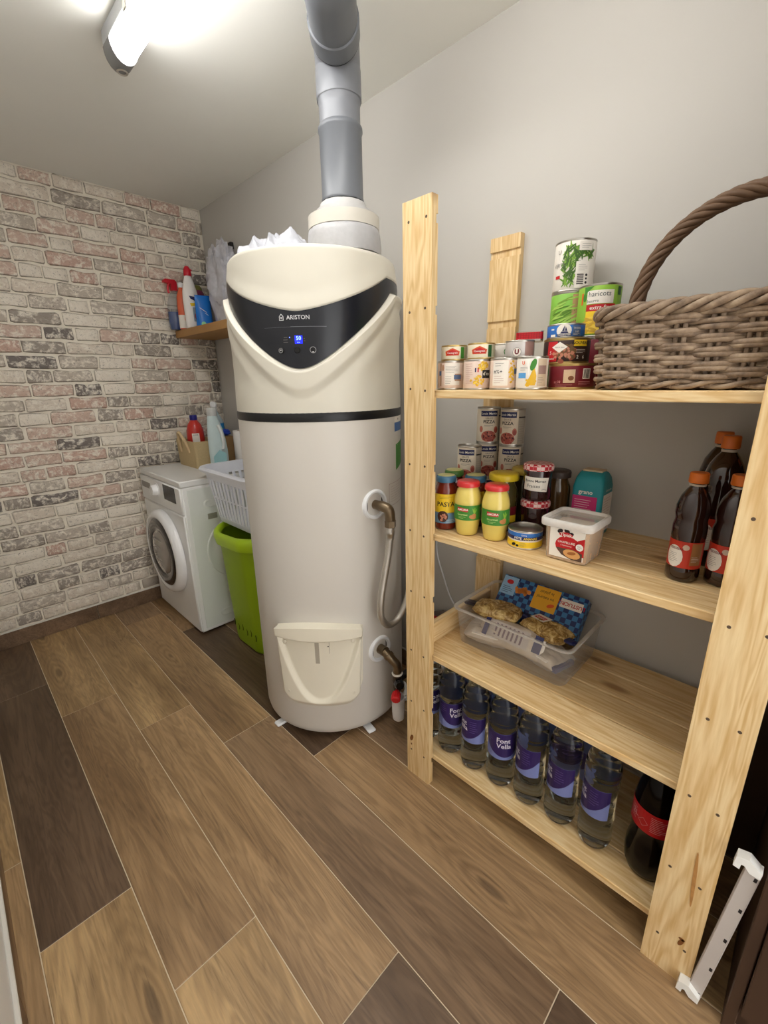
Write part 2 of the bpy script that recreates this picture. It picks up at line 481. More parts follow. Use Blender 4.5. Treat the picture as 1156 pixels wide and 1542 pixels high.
g = G().box(.78, RX, NY-.1, NY, -.05, CZ, .001)
g.box(LX, .78, NY-.1, NY, 2.06, CZ, .001)  # opening below this lintel is an unseen addition that lets world fill light in
tag(g.obj('wall_front', WHITE_WALL, smooth=0), 'white painted wall with an opening added for fill light', kind='structure')
wb = G().box(LX, RX, BY, BY+.1, -.05, CZ, .001).obj('wall_back', mat('mortar', (240, 232, 216), .9, var=.10, scale=40, bump=.3), smooth=0)
tag(wb, 'end wall clad in whitewashed brick pattern', kind='structure')
# --- bricks
def brick_mesh(seed):
    rr = random.Random(seed); ring = []
    hx, hz = .5, .5
    outline = [(-1, -.86), (-.9, -1), (0, -.96), (.9, -1), (1, -.86), (1, .86), (.88, 1), (0, .95), (-.88, 1), (-1, .86)]
    outline = [(x*.5+rr.uniform(-.022, .022), z*.5+rr.uniform(-.075, .06)) for x, z in outline]
    def rg(k, y): return [(x*(1-k*.28), y+rr.uniform(-.0006, .0006)*(k > 0), z*(1-k)) for x, z in outline]
    g = G().loft([rg(0, .001), rg(.03, -.0050), rg(.16, -.0072)], False, True)
    return g.mesh('brick', 30)
BV = [brick_mesh(i) for i in range(14)]
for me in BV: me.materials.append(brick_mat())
btones = [((224, 212, 196), 5), ((196, 185, 171), 5), ((210, 184, 168), 4), ((166, 156, 145), 4), ((238, 229, 214), 4), ((124, 116, 111), 2), ((204, 172, 156), 2)]
bag = [c for c, w in btones for _ in range(w)]
placed = []
cp = .0682; nz_ = int((CZ-.09)/cp)+1
for row in range(nz_):
    z = .096+cp*(row+.5)-.004
    if z-cp/2 > CZ-.01: break
    h = cp-.0085
    if z+h/2 > CZ-.003: h = CZ-.003-(z-h/2); z = CZ-.003-h/2
    if h < .02: continue
    x = LX+random.uniform(-.14, -.02)
    while x < RX-.01:
        L = random.choice((.085, .1, .12, .15, .17, .19, .2))
        xa, xb = max(x, LX+.003), min(x+L, RX-.003)
        if xb-xa > .02: placed.append(((xa+xb)/2, z+random.uniform(-.002, .002), xb-xa, h*random.uniform(.93, 1.03), random.choice(BV), random.choice(bag)))
        x += L+random.uniform(.007, .011)
def in_view(x, z):
    d = Vector((x, BY, z))-Vector(CAMP)
    px = 578+FPX*d.dot(rt)/d.dot(fw)
    return px > -25 and not (x > .86 and z < .78)
vis = [b for b in placed if in_view(b[0]+b[2]/2, b[1])]
hid = [b for b in placed if not in_view(b[0]+b[2]/2, b[1])]
vis.sort(key=lambda b: b[0]+.2*abs(b[1]-1.2)); hid += vis[300:]; vis = vis[:300]
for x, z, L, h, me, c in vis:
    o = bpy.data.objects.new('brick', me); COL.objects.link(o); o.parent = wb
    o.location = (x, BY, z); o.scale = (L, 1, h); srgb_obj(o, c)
g = G()
for x, z, L, h, me, c in hid:
    g.add([(x+v.co.x*L, BY+v.co.y, z+v.co.z*h) for v in me.vertices], [tuple(p.vertices) for p in me.polygons])
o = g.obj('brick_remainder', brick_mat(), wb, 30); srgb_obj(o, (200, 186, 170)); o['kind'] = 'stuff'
# --- baseboards
CAULK = mat('caulk', (226, 222, 214), .6)
def skirting(name, x0, x1, y0, y1, label, cuts, axis):
    root = bpy.data.objects.new(name, None); COL.objects.link(root); tag(root, label, kind='structure')
    for a, b in zip(cuts, cuts[1:]):
        g = G().box(*((a+.001, b-.001, y0, y1) if axis == 'x' else (x0, x1, a+.001, b-.001)), 0, .085, .0015)
        o = g.obj('skirting_tile', tile_wood(), root, 0); srgb_obj(o, random.choice(((150, 124, 96), (134, 108, 84), (160, 132, 100))))
    G().box(*((cuts[0], cuts[-1], y0-.001, y1) if axis == 'x' else (x0, x1, cuts[0], cuts[-1])), .085, .0905, .002).obj('caulk_line', CAULK, root, 0)
skirting('baseboard_back', 0, 0, BY-.011, BY, 'brown wood-look skirting tiles under the brick wall', [LX+.012, .43, 1.2, RX-.012], 'x')
skirting('baseboard_left', LX, LX+.010, 0, 0, 'brown wood-look skirting tiles on the white wall', [NY, -.2, .98, 2.0, BY-.013], 'y')
skirting('baseboard_right', RX-.010, RX, 0, 0, 'brown wood-look skirting tiles behind the pantry shelf', [-.01, .9, 1.9, BY-.013], 'y')

# ================================================================== CEILING LIGHT
lt = thing('fluorescent_light', 'long sealed fluorescent tube light fixed under the ceiling', 'ceiling light', (.600, .905, CZ))
Mx = Matrix.Rotation(PI/2, 4, 'X')
def cap_sec(w, h, n=10, z=0): return [(w*math.cos(PI*k/n), -h*math.sin(PI*k/n)) for k in range(n+1)]
sec = cap_sec(.036, .050)
HL = .765
G().box(-.036, .036, -HL, HL, -.040, 0, .004).obj('housing', mat('lamp_housing', (178, 180, 182), .45), lt)
em, nt, out = new_mat('lit_diffuser')
e_ = N(nt, 'ShaderNodeEmission'); e_.inputs[0].default_value = (1.0, .988, .97, 1); e_.inputs[1].default_value = TUBE_STRENGTH
nt.links.new(e_.outputs[0], out.inputs[0])
G().prism([(x, z-.040) for x, z in sec], 'y', -HL+.06, HL-.06).obj('diffuser', em, lt, 60)
for sgn in (-1, 1):
    g = G()
    ya = sgn*(HL-.06)
    rings = []
    for t, q in ((0, 1), (.03, 1.0), (.045, 1.0), (.06, .96), (.07, .86), (.077, .66), (.080, .3)):
        rings.append([(x*q*1.06, ya+sgn*t, -.018+((z-.040)*1.03+.018)*q) for x, z in sec])
    g.loft(rings, True, True).obj('end_cap', mat('smoky_cap', (128, 128, 128), .25), lt, 60)
    G().lathe([(.010, 0), (.013, .003), (.016, 0)], 20, Matrix.Translation((0, ya+sgn*.04, -.0925)) @ Matrix.Rotation(PI, 4, 'X')).obj('cap_ring', STEEL, lt)
for y in (-.56, .0, .56):
    for sgn in (-1, 1):
        G().box(sgn*.036-.004, sgn*.036+.004, y-.012, y+.012, -.052, -.030, .002).obj('clip', STEEL, lt)

# ================================================================== WATER HEATER
HX, HY, HR, HRZ = .9955, 1.317, .289, math.radians(-48)
wh = thing('water_heater', 'tall cream and grey cylindrical water heater with black control panel', 'water heater', (HX, HY, 0), HRZ)
BODY = mat('heater_enamel', (212, 207, 199), .38, var=.015, scale=6)
HEADM = mat('heater_cream', (216, 211, 197), .4, var=.015, scale=6)
G().lathe([(0, .02), (HR-.05, .02), (HR-.018, .024), (HR-.004, .036), (HR, .055), (HR, .5), (HR, 1.188), (0, 1.188)], 96).obj('tank', BODY, wh)
G().lathe([(HR-.02, 1.186), (HR+.001, 1.186), (HR+.002, 1.190), (HR+.002, 1.209), (HR, 1.213), (HR-.02, 1.213)], 96).obj('band', mat('black_band', (20, 20, 22), .35), wh)
def zT(a): return min(1.602, 1.493+.105*(abs(a)/62)**1.5)
def zB(a): return min(1.570, 1.342+.00403*(math.sqrt(a*a+196)-14))
def zV(a): return min(1.540, 1.272+.0045*(math.sqrt(a*a+144)-12))
def zW(a): return min(1.50, 1.215+.0046*(math.sqrt(a*a+900)-30)+.02)
HT = 1.672
def head(u, v):
    a = -180+360*u
    t, b, l = zT(a), zB(a), zV(a)
    # rows follow the panel and lip edges
    ks = [1.212, l-.022, l+.016, b-.012, b-.001, t-.004, t+.012, t+.06, HT-.014, HT]
    for i_ in range(1, 10): ks[i_] = max(ks[i_], ks[i_-1]+.0005)
    ks = [min(k_, HT) for k_ in ks]
    q_ = v*71; seg_ = 0
    for n_ in (12, 10, 8, 8, 5, 8, 8, 6, 6):
        if q_ <= n_+1e-6: break
        q_ -= n_; seg_ += 1
    seg_ = min(seg_, 8)
    z = ks[seg_]+(ks[seg_+1]-ks[seg_])*min(1, q_/(12, 10, 8, 8, 5, 8, 8, 6, 6)[seg_])
    low = HR+.000-.003*sstep(1.23, 1.34, z)
    ridge = .006*math.exp(-((z-(l-.055))/.03)**2)*sstep(22, 50, abs(a))
    r = low+ridge
    r += (.2965-r)*sstep(l-.022, l+.016, z)
    r += (.2745-r)*sstep(b-.012, b-.001, z)
    top = .2800-.007*sstep(t, t+.06, z)-.004*sstep(t+.05, HT, z)
    r += (top-r)*sstep(t-.004, t+.010, z)
    if z > HT-.014: r -= .014*(1-math.sqrt(max(0, 1-((z-(HT-.014))/.014)**2)))
    A = math.radians(a)
    return (r*math.sin(A), -r*math.cos(A), z)
g = G().grid(head, 180, 72, True)
n0 = len(g.v)-180
g.f.append(tuple(range(n0, n0+180)))
g.obj('head', HEADM, wh, 75)
def panel(u, v):
    a = -96+192*u; A = math.radians(a); z = zB(a)-.001+(zT(a)-zB(a)+.004)*v
    r = .2795+.0015*math.sin(PI*v)
    return (r*math.sin(A), -r*math.cos(A), z)
pn = G().grid(panel, 120, 12).obj('control_panel', mat('panel_black', (16, 19, 28), .30, coat=.12, var=.02), wh, 60, label='glossy black V-shaped control panel')
pf = wrap(.2812)
SILVER = mat('silver_print', (206, 206, 208), .4)
DARKBTN = mat('button_black', (8, 8, 10), .3)
LED = mat('blue_led', (70, 90, 255), .4, emit=5.0)
LEDBG = mat('blue_led_screen', (18, 28, 210), .3, emit=1.2)
D = lambda d: math.radians(d)*.2812
deco(pn, pf, [
 ('lettering', SILVER, 2, [X_('ARISTON', D(.75), 1.479, .0158, .012, sx=1.02)]),
 ('logo', SILVER, 2, [P_((D(-10.6), 1.472), (D(-7.9), 1.472), (D(-7.9), 1.483), (D(-9.25), 1.490), (D(-10.6), 1.483))]),
 ('logo_cutout', DARKBTN, 3, [P_((D(-10.2), 1.4735), (D(-8.3), 1.4735), (D(-8.3), 1.4825), (D(-9.25), 1.4875), (D(-10.2), 1.4825))]),
 ('logo_dot', SILVER, 4, [E_(D(-9.25), 1.4790, .0026, .0026)]),
 ('panel_line', mat('panel_line', (110, 112, 120), .35), 2, [R_(D(-4), D(17), 1.4542, 1.4556), R_(D(-21), D(-4), 1.4540, 1.4546)]),
 ('display_screen', LEDBG, 2, [R_(D(-2.0), D(2.6), 1.409, 1.431)]),
 ('display_digits', LED, 3, [X_('50', D(.3), 1.4235, .0150, .015), E_(D(-.2), 1.4125, .0016, .0014), E_(D(.7), 1.4125, .0010, .0012), E_(D(-5.0), 1.4265, .0012, .0012)]),
 ('panel_marks', GREY_INK, 2, [R_(D(-8.6), D(-6.4), 1.4260, 1.4272), R_(D(-9.0), D(-6.3), 1.4195, 1.4207), R_(D(-9.0), D(-6.2), 1.4130, 1.4142), R_(D(3.3), D(4.0), 1.4225, 1.4235), R_(D(3.3), D(4.2), 1.416, 1.417)]),
])
def ring_shape(s, z, r, t=.0008, n=20):
    out = []
    for i in range(n):
        a, b = 2*PI*i/n, 2*PI*(i+1)/n
        out.append(P_((s+r*math.cos(a), z+r*math.sin(a)), (s+r*math.cos(b), z+r*math.sin(b)), (s+(r-t)*math.cos(b), z+(r-t)*math.sin(b)), (s+(r-t)*math.cos(a), z+(r-t)*math.sin(a))))
    return out
for aa, ic in ((-10.9, 1), (-1.0, 0), (8.4, 2)):
    a = math.radians(aa)
    M = Matrix.Translation((.2805*math.sin(a), -.2805*math.cos(a), 1.3915)) @ Matrix.Rotation(a, 4, 'Z') @ Matrix.Rotation(PI/2, 4, 'X')
    G().lathe([(0, .0025), (.0075, .002), (.009, 0), (.009, -.004)], 24, M).obj('button', DARKBTN, pn)
    if ic:
        deco(pn, wrap(.2835), [('button_ring', SILVER, 1, ring_shape(D(aa)*1.008, 1.3915, .0088 if ic == 2 else .0062)), ('button_mark', SILVER, 2, [E_(D(aa)*1.008, 1.386 if ic == 2 else 1.3925, .003, .0013)])])
# lower service cover with its scooped recess
def cover(u, v):
    a = -33+66*u; z = .158+.315*v
    k = v
    half = 32.0-1.5*(1-k)
    # rounded outline
    zz = (z-.158)/.315
    edge = abs(a)/half
    bottom = .160+.050*max(0, (edge-.62)/.38)**2.4
    zc = bottom+(.505-.030*(edge**2)-bottom)*v
    aa = a/33*half
    off = .004+.022*sstep(1.0, .93, edge)
    off *= sstep(-.02, .10, v)
    para = .182+.24*(abs(aa)/27.0)**2.1
    inside = sstep(para-.004, para+.016, zc)*(1-sstep(.437, .447, zc))
    off = off*(1-inside)+.0075*inside
    lipv = sstep(.437, .45, zc)
    off += .010*lipv*sstep(1.02, .93, edge)
    if v > .995: off = 0
    if edge > .995: off = min(off, .002)
    A = math.radians(aa); r = HR+off
    return (r*math.sin(A), -r*math.cos(A), zc)
cv = G().grid(cover, 90, 90).obj('service_cover', CREAM, wh, 70, label='cream plastic service cover with scooped recess')
deco(cv, wrap(HR+.0078), [('slot', mat('slot_grey', (176, 168, 152), .6), 1, [R_(math.radians(-2.4)*HR, math.radians(.6)*HR, .345, .440)]),
    ('keyhole', INK, 1, [E_(math.radians(7)*HR, .414, .0022, .0022)]), ('recess_line', mat('slot_grey'), 1, [R_(math.radians(7.6)*HR, math.radians(7.9)*HR, .385, .436)])])
for aa, z in ((-25, .415), (24, .425), (-22, .225), (22, .222)):
    a = math.radians(aa); r = HR+(.024 if z < .3 else .011)
    M = Matrix.Translation((r*math.sin(a), -r*math.cos(a), z)) @ Matrix.Rotation(a, 4, 'Z') @ Matrix.Rotation(PI/2, 4, 'X')
    G().lathe([(0, .002), (.006, .002), (.0085, .0), (.0085, -.003)], 16, M).obj('screw_plug', CREAM, cv)
for aa in (-43, 36, 140, -140):
    a = math.radians(aa)
    M = Matrix.Rotation(a, 4, 'Z')
    G().box(-.016, .016, -HR-.014, -HR+.10, 0, .012, .004, M).obj('foot', WHITE_P, wh)
    G().lathe([(0, .034), (.011, .034), (.011, .012), (0, .012)], 8, M @ Matrix.Translation((0, -HR+.055, 0))).obj('foot_bolt', STEEL, wh)
# stickers on the far side of the tank
tf = wrap(HR)
DT = lambda d: math.radians(d)*HR
deco(wh, tf, [
 ('energy_sticker', mat('sticker_blue', (70, 110, 168), .5), 0, [R_(DT(69), DT(100), 1.135, 1.165)]),
 ('sticker_top', PAPER, 0, [R_(DT(69), DT(100), 1.166, 1.186)]),
 ('eco_sticker', GREEN, 0, [P_((DT(71), 1.0), (DT(102), 1.03), (DT(102), 1.11), (DT(71), 1.09))]),
 ('sticker_dot', INK, 1, [E_(DT(76), 1.176, .004, .004)]),
 ('printed_notice', mat('notice_ink', (160, 128, 120), .6), 0, [R_(DT(60), DT(60.3), .88, .96), R_(DT(60), DT(96), .959, .960), R_(DT(60), DT(96), .88, .881)]+lines(DT(62), DT(94), .89, .952, 7)+[R_(DT(61), DT(61.3), .37, .43), R_(DT(61), DT(92), .429, .43)]),
])
def flange(aa, z, r=.052):
    a = math.radians(aa)
    M = Matrix.Translation((HR*math.sin(a)*.994, -HR*math.cos(a)*.994, z)) @ Matrix.Rotation(a, 4, 'Z') @ Matrix.Rotation(PI/2, 4, 'X')
    fo = G().lathe([(r, -.012), (r, .004), (r-.004, .010), (r-.010, .010), (r-.014, .002), (r-.016, -.004)], 40, M).obj('flange', WHITE_P, wh)
    G().lathe([(r-.013, .0), (0, .0)], 32, M).obj('flange_recess', mat('flange_dark', (70, 62, 56), .7), fo)
    return M
M1 = flange(45, .905)
M2 = flange(46.5, .345)
# ---- braided hose on the upper port
def on_tank(aa, z, out):
    a = math.radians(aa)+HRZ; r = HR+out
    return Vector((HX+r*math.sin(a), HY-r*math.cos(a), z))
BRAID = mat('braided_steel', (190, 185, 176), .36, .85, var=.22, scale=420, bump=.4)
hs = thing('flexible_hose', 'braided steel hose looping from the heater upper port', 'hose')
p0 = on_tank(45, .905, .002); p1 = on_tank(45, .905, .05)
e0 = Vector((p1.x, p1.y, p1.z))
G().tube([p0, p0.lerp(p1, .55)], .016, 16).obj('nipple', BRASS, hs)
G().tube(curve([p0.lerp(p1, .45), p0.lerp(p1, .85), p1+Vector((.006, -.012, -.010)), p1+Vector((.010, -.014, -.045))], 6), .0175, 16).obj('elbow', BRASS, hs)
q = p1+Vector((.010, -.014, -.045))
G().tube([q, q+Vector((0, 0, -.022))], .0195, 6).obj('hex_nut', BRASS, hs)
G().tube([q+Vector((0, 0, -.022)), q+Vector((-.001, 0, -.034)), q+Vector((-.001, 0, -.036)), q+Vector((-.002, 0, -.048)), q+Vector((-.002, 0, -.050)), q+Vector((-.003, 0, -.064))], [.0145, .0145, .016, .016, .0145, .0145], 14).obj('ferrule', STEEL, hs)
hp = [q+Vector((-.003, 0, -.062)), (q.x-.012, q.y, .745), (q.x-.034, q.y, .66), (q.x-.052, q.y, .58), (q.x-.048, q.y, .515), (q.x-.012, q.y, .476), (q.x+.040, q.y-.003, .492), (q.x+.085, q.y-.006, .57), (q.x+.115, q.y-.01, .70), (q.x+.17, q.y-.01, .82), (q.x+.26, q.y-.01, .86), (RX-.004, q.y-.01, .86)]
G().tube(curve(hp, 8), .0125, 14).obj('braided_tube', BRAID, hs)
# ---- safety valve on the lower port
sv = thing('safety_valve', 'brass safety valve with red knob and white drain cup', 'valve')
p0 = on_tank(46.5, .345, .002); p1 = on_tank(46.5, .345, .03)
b1 = Vector((p1.x+.010, p1.y-.026, .316))
G().tube([p0, p1], .0185, 16).obj('nipple', BRASS, sv)
G().tube(curve([p0.lerp(p1, .7), p1.lerp(b1, .6), b1, b1+Vector((.010, -.012, -.022)), b1+Vector((.011, -.013, -.055))], 6), .0165, 16).obj('elbow', BRASS, sv)
c0 = b1+Vector((.011, -.013, -.055))
G().tube([p1.lerp(b1, .30), p1.lerp(b1, .62)], .0195, 16).obj('coupling', BRASS, sv)
G().lathe([(.019, 0), (.021, .004), (.019, .008), (.012, .008), (.012, 0)], 20, Matrix.Translation(c0+Vector((0, 0, -.004)))).obj('seal_ring', PAPER, sv)
G().lathe([(0, -.075), (.013, -.075), (.016, -.06), (.014, -.045), (.018, -.03), (.018, 0), (0, 0)], 20, Matrix.Translation(c0)).obj('valve_body', mat('dark_brass', (88, 78, 66), .45, 1, var=.15), sv)
vd = Vector((-.74, -.67, 0))
rotk = lambda d: d.to_track_quat('Z', 'Y').to_matrix().to_4x4()
Mb = Matrix.Translation(c0+Vector((-.006, -.012, -.030))) @ rotk(Vector((-.55, -.8, .1)))
G().lathe([(0, .026), (.015, .026), (.018, .020), (.018, .004), (.010, 0), (0, 0)], 18, Mb, fn=lambda a, r, z: r*(1+.06*math.cos(8*a))).obj('black_handle', BLACK_GLOSS, sv)
G().box(-.006, .05, -.012, .012, -.012, .014, .006, Matrix.Translation(c0+Vector((.012, .0, -.028)))).obj('side_inlet', mat('black_rubber', (26, 26, 28), .6), sv)
Mr = Matrix.Translation(c0+Vector((-.010, -.008, -.068))) @ rotk(Vector((-.8, -.55, -.15)))
G().lathe([(0, .046), (.012, .046), (.0165, .042), (.0165, .014), (.010, .010), (.008, 0), (0, 0)], 22, Mr, fn=lambda a, r, z: r*(1+.07*math.cos(11*a)) if .013 < z < .045 else r).obj('red_knob', mat('red_knob', (196, 26, 30), .4), sv)
cb = c0+Vector((-.002, -.006, 0)); cb.z = 0
G().lathe([(0, .062), (.017, .062), (.0215, .067), (.024, .10), (.0245, .150), (.0270, .153), (.0270, .163), (.0225, .163), (.0225, .12), (0, .115)], 28, Matrix.Translation(cb), fn=lambda a, r, z: r*(1+.012*math.cos(14*a)) if z < .14 else r).obj('drain_cup', WHITE_P, sv)
G().tube(curve([cb+Vector((.018, -.012, .165)), cb+Vector((.028, -.014, .190)), cb+Vector((.024, -.006, .215)), cb+Vector((.016, .004, .20))], 5), .0055, 8).obj('cup_hook', WHITE_P, sv)
G().tube([cb+Vector((.022, .002, .132)), cb+Vector((.045, .004, .132)), cb+Vector((.046, .004, .132)), cb+Vector((.075, .006, .132)), (RX-.012, cb.y+.02, .128)], [.011, .011, .016, .016, .013], 16).obj('drain_pipe', WHITE_P, sv)
# support so that the cup's pipe reaches the wall drain
# ================================================================== EXHAUST DUCT
DX, DY = 1.006, 1.163
dk = thing('exhaust_duct', 'grey plastic exhaust duct rising from the heater and bending below the ceiling', 'duct', (DX, DY, HT))
PVC = mat('grey_pvc', (104, 107, 112), .38, var=.05, scale=8)
PVC2 = mat('grey_pvc_glossy', (118, 120, 125), .36, var=.06, scale=8)
z_ = lambda z: z-HT
pr = .0615
WRINK = mat('taped_wrap', (176, 175, 176), .45, var=.10, scale=60, bump=.5)
def wr(amp): return lambda a, r, z: r*(1+amp*(noise.noise((math.cos(a)*6, math.sin(a)*6, z*60))))
G().lathe([(0, 0), (.112, 0), (.113, .02), (.111, .050), (.107, .066), (.10, .072), (0, .072)], 56, fn=wr(.025)).obj('taped_base', WRINK, dk)
G().lathe([(.0, .068), (.1075, .068), (.1075, .0685), (.1075, .1015), (.1075, .102), (0, .102)], 56).obj('collar_ring', mat('collar_cream', (206, 201, 190), .45, var=.02), dk)
G().lathe([(0, .10), (.091, .10), (.091, .107), (.081, .1075), (.080, .121), (.072, .1215), (.068, .139), (0, .139)], 56, fn=wr(.03)).obj('foam_wrap', mat('white_foam', (190, 188, 186), .6, bump=.4, scale=70), dk)
G().lathe([(0, .134), (pr+.003, .134), (pr+.004, .138), (pr+.003, .143), (0, .143)], 48).obj('black_gasket', mat('black_rubber'), dk)
G().lathe([(pr, .140), (pr+.002, .144), (pr+.002, .150), (pr, .154), (pr, .315), (pr+.003, .320), (pr+.003, .328), (pr-.001, .334)], 48).obj('lower_pipe', PVC, dk)
G().lathe([(pr-.003, .330), (pr-.003, .372), (pr-.003, .380), (pr+.001, .396), (pr+.002, .402)], 48).obj('reducer', PVC2, dk)
G().lathe([(pr+.002, .394), (pr+.0025, .400), (pr+.0025, .462), (pr+.001, .470)], 48).obj('socket', PVC2, dk)
hd = Vector((-.70, -.714, 0))
zc_ = 2.178-HT
el = []
for k in range(11):
    a = PI/2*k/10; R = .052
    el.append(Vector((0, 0, .455+0))+Vector((0, 0, 1))*(R*math.sin(a))+hd*(R*(1-math.cos(a))))
zoff = zc_-el[-1].z
el = [e+Vector((0, 0, zoff)) for e in el]
el = [Vector((0, 0, .44))]+el+[el[-1]+hd*.02]
G().tube(el, pr+.001, 40).obj('elbow', PVC2, dk)
es = el[-1]
G().tube([es-hd*.006, es-hd*.004, es+hd*.05, es+hd*.052], [pr+.001, pr+.0045, pr+.0045, pr+.002], 40).obj('elbow_socket', PVC, dk)
G().tube([es-hd*.0085, es-hd*.006], pr+.0036, 40).obj('seal_line', mat('black_rubber'), dk)
run = [es+hd*.03, es+hd*.14]+[es+hd*(.14+.06*math.sin(PI/2*k/8))+Vector((0, 0, .06*(1-math.cos(PI/2*k/8)))) for k in range(1, 9)]
run.append(run[-1]+Vector((0, 0, .06)))
G().tube(run, pr, 40).obj('ceiling_run', PVC, dk)
# ================================================================== BAG ON THE HEATER
def crumple(name, m, parent, loc, size, seed, nu=40, nv=24, amp=.25, flat=0.0, rz=0, fr=2.2):
    g = G()
    def fn(u, v):
        th = 2*PI*u; ph = PI*v
        d = Vector((math.sin(ph)*math.cos(th), math.sin(ph)*math.sin(th), math.cos(ph)))
        k = 1+amp*noise.noise(d*fr+Vector((seed, 0, 0)))+amp*.6*noise.noise(d*fr*2.7+Vector((0, seed, 0)))+amp*.3*abs(noise.noise(d*fr*6+Vector((0, 0, seed))))
        p = d*k
        z = p.z*size[2]
        if z < -flat*size[2]: z = -flat*size[2]
        return (p.x*size[0], p.y*size[1], z)
    g.grid(fn, nu, nv, True)
    return g.obj(name, m, parent, 28, loc, rz)
def film(u, v, top=True):
    x, y = u*2-1, v*2-1
    edge = max(0, 1-max(abs(x), abs(y))**3)
    n1_ = noise.noise((x*1.6+3, y*1.6, 1)); n2_ = 1-abs(noise.noise((x*1.7+.4, y*2.0+5, 2)))*2.6; n3_ = abs(noise.noise((x*5, y*5, 4)))
    z = (.026+.024*n1_+.024*max(0, n2_)+.006*n3_)*edge**.7
    w = 1+.16*noise.noise((math.atan2(y, x)*2.2, 0, 7))
    return (x*.125*w, y*.105*w, (max(.004, z*1.7) if top else .002))
g = G().grid(lambda u, v: film(u, v), 60, 50); g.grid(lambda u, v: film(u, v, False), 30, 25)
pb = g.obj('plastic_bag', clear('white_film', (200, 201, 208), .74, .2), None, 50, (.915, 1.365, HT), math.radians(35))
tag(pb, 'crumpled white plastic bag lying on top of the water heater', 'bag')

# ================================================================== WASHING MACHINE
MX0, MX1, MY0, MY1, MH = .767, 1.315, 2.18, 2.765, .847
wm = thing('washing_machine', 'white front-loading washing machine against the brick wall', 'washing machine', ((MX0+MX1)/2, (MY0+MY1)/2, 0))
lx = lambda x: x-(MX0+MX1)/2
ly = lambda y: y-(MY0+MY1)/2
WM = mat('machine_white', (236, 236, 234), .32, var=.01)
G().box(lx(MX0+.006), lx(MX1), ly(MY0), ly(MY1), .012, MH-.032, .006).obj('cabinet', WM, wm)
G().box(lx(MX0), lx(MX1), ly(MY0)-.001, ly(MY1)+.001, MH-.031, MH, .005).obj('top_panel', WM, wm)
fp = G().box(lx(MX0-.004), lx(MX0+.02), ly(MY0)+.002, ly(MY1)-.002, .675, MH-.032, .006).obj('control_fascia', WM, wm)
G().box(lx(MX0-.002), lx(MX0+.02), ly(MY0)+.002, ly(MY1)-.002, .02, .672, .006).obj('front_panel', WM, wm)
G().box(lx(MX0-.0055), lx(MX0), ly(2.245), ly(2.405), .725, .808, .003).obj('display', mat('display_black', (28, 28, 30), .25), fp)
dr = G().box(lx(MX0-.0055), lx(MX0), ly(2.575), ly(2.745), .735, .79, .003).obj('detergent_drawer', WM, fp)
G().box(lx(MX0-.0065), lx(MX0-.004), ly(2.60), ly(2.735), .748, .783, .002).obj('drawer_grip', mat('drawer_grey', (150, 146, 140), .5), dr)
Mk = Matrix.Rotation(-PI/2, 4, 'Y')
G().lathe([(0, .03), (.024, .03), (.028, .026), (.030, .004), (.036, .002), (.036, 0), (0, 0)], 32, Matrix.Translation((lx(MX0-.004), ly(2.50), .762)) @ Mk).obj('program_knob', mat('knob_white', (246, 246, 246), .25), fp)
Md = Matrix.Translation((lx(MX0-.004), ly(2.475), .418)) @ Mk
dor = G().lathe([(.190, .026), (.193, .038), (.206, .043), (.222, .039), (.234, .026), (.238, .008), (.238, 0), (.16, 0)], 64, Md).obj('door', mat('door_white', (240, 240, 240), .25, coat=.3), wm, 60)
G().lathe([(.195, .034), (.182, .043), (.150, .045), (.125, .040), (.112, .030)], 64, Md).obj('dark_ring', mat('door_smoke', (40, 34, 34), .15, coat=.5), dor, 60)
G().lathe([(.128, .036), (.112, .046), (.08, .053), (.045, .057), (0, .058)], 56, Md).obj('window_glass', mat('door_glass', (150, 142, 134), .08, coat=1, trans=.0), dor, 60)
for dz in (-.04, .03, .07):
    G().tube([Md @ Vector((dz+.015*math.sin(t*3), -.07+.14*t, .0605-.02*abs(t*2-1)**2)) for t in [i/8 for i in range(9)]], .0035, 6).obj('drum_rib', mat('drum_grey', (176, 170, 164), .3, .6), dor)
SIDE = mat('machine_side', (226, 230, 224), .35, var=.01)
G().box(lx(MX0+.03), lx(MX1)-.004, ly(MY0)-.0015, ly(MY0)+.004, .03, MH-.045, .002).obj('side_panel', SIDE, wm)
def stadium(cx, cz, w, h, tilt=0):
    pts = []
    for k in range(24):
        a = 2*PI*k/24; pts.append((cx+(w-h)*(1 if math.cos(a) > 0 else -1)+h*math.cos(a), cz+h*math.sin(a)))
    return pts
for (cx, cz, w, h) in ((.94, .715, .07, .022), (.955, .09, .07, .022)):
    g = G(); ring = stadium(lx(cx), cz, w, h)
    g.loft([[(x, ly(MY0)-.0014, z) for x, z in ring], [(lx(cx)+(x-lx(cx))*.93, ly(MY0)-.0045, cz+(z-cz)*.86) for x, z in ring], [(lx(cx)+(x-lx(cx))*.85, ly(MY0)-.0045, cz+(z-cz)*.7) for x, z in ring], [(lx(cx)+(x-lx(cx))*.8, ly(MY0)-.002, cz+(z-cz)*.6) for x, z in ring]], False, True)
    g.obj('pressed_recess', SIDE, wm)
Mc = Matrix.Translation((lx(1.03), ly(MY0)-.001, .45)) @ Matrix.Rotation(PI/2, 4, 'X')
G().lathe([(.175, 0), (.17, .005), (.16, .005), (.155, .002), (.115, .002), (.11, .0045), (0, .0045)], 64, Mc).obj('pressed_circle', SIDE, wm)
G().box(lx(.885), lx(.935), ly(MY0)-.003, ly(MY0), .632, .662, .001).obj('badge', mat('badge_silver', (170, 166, 156), .4, .5), wm)
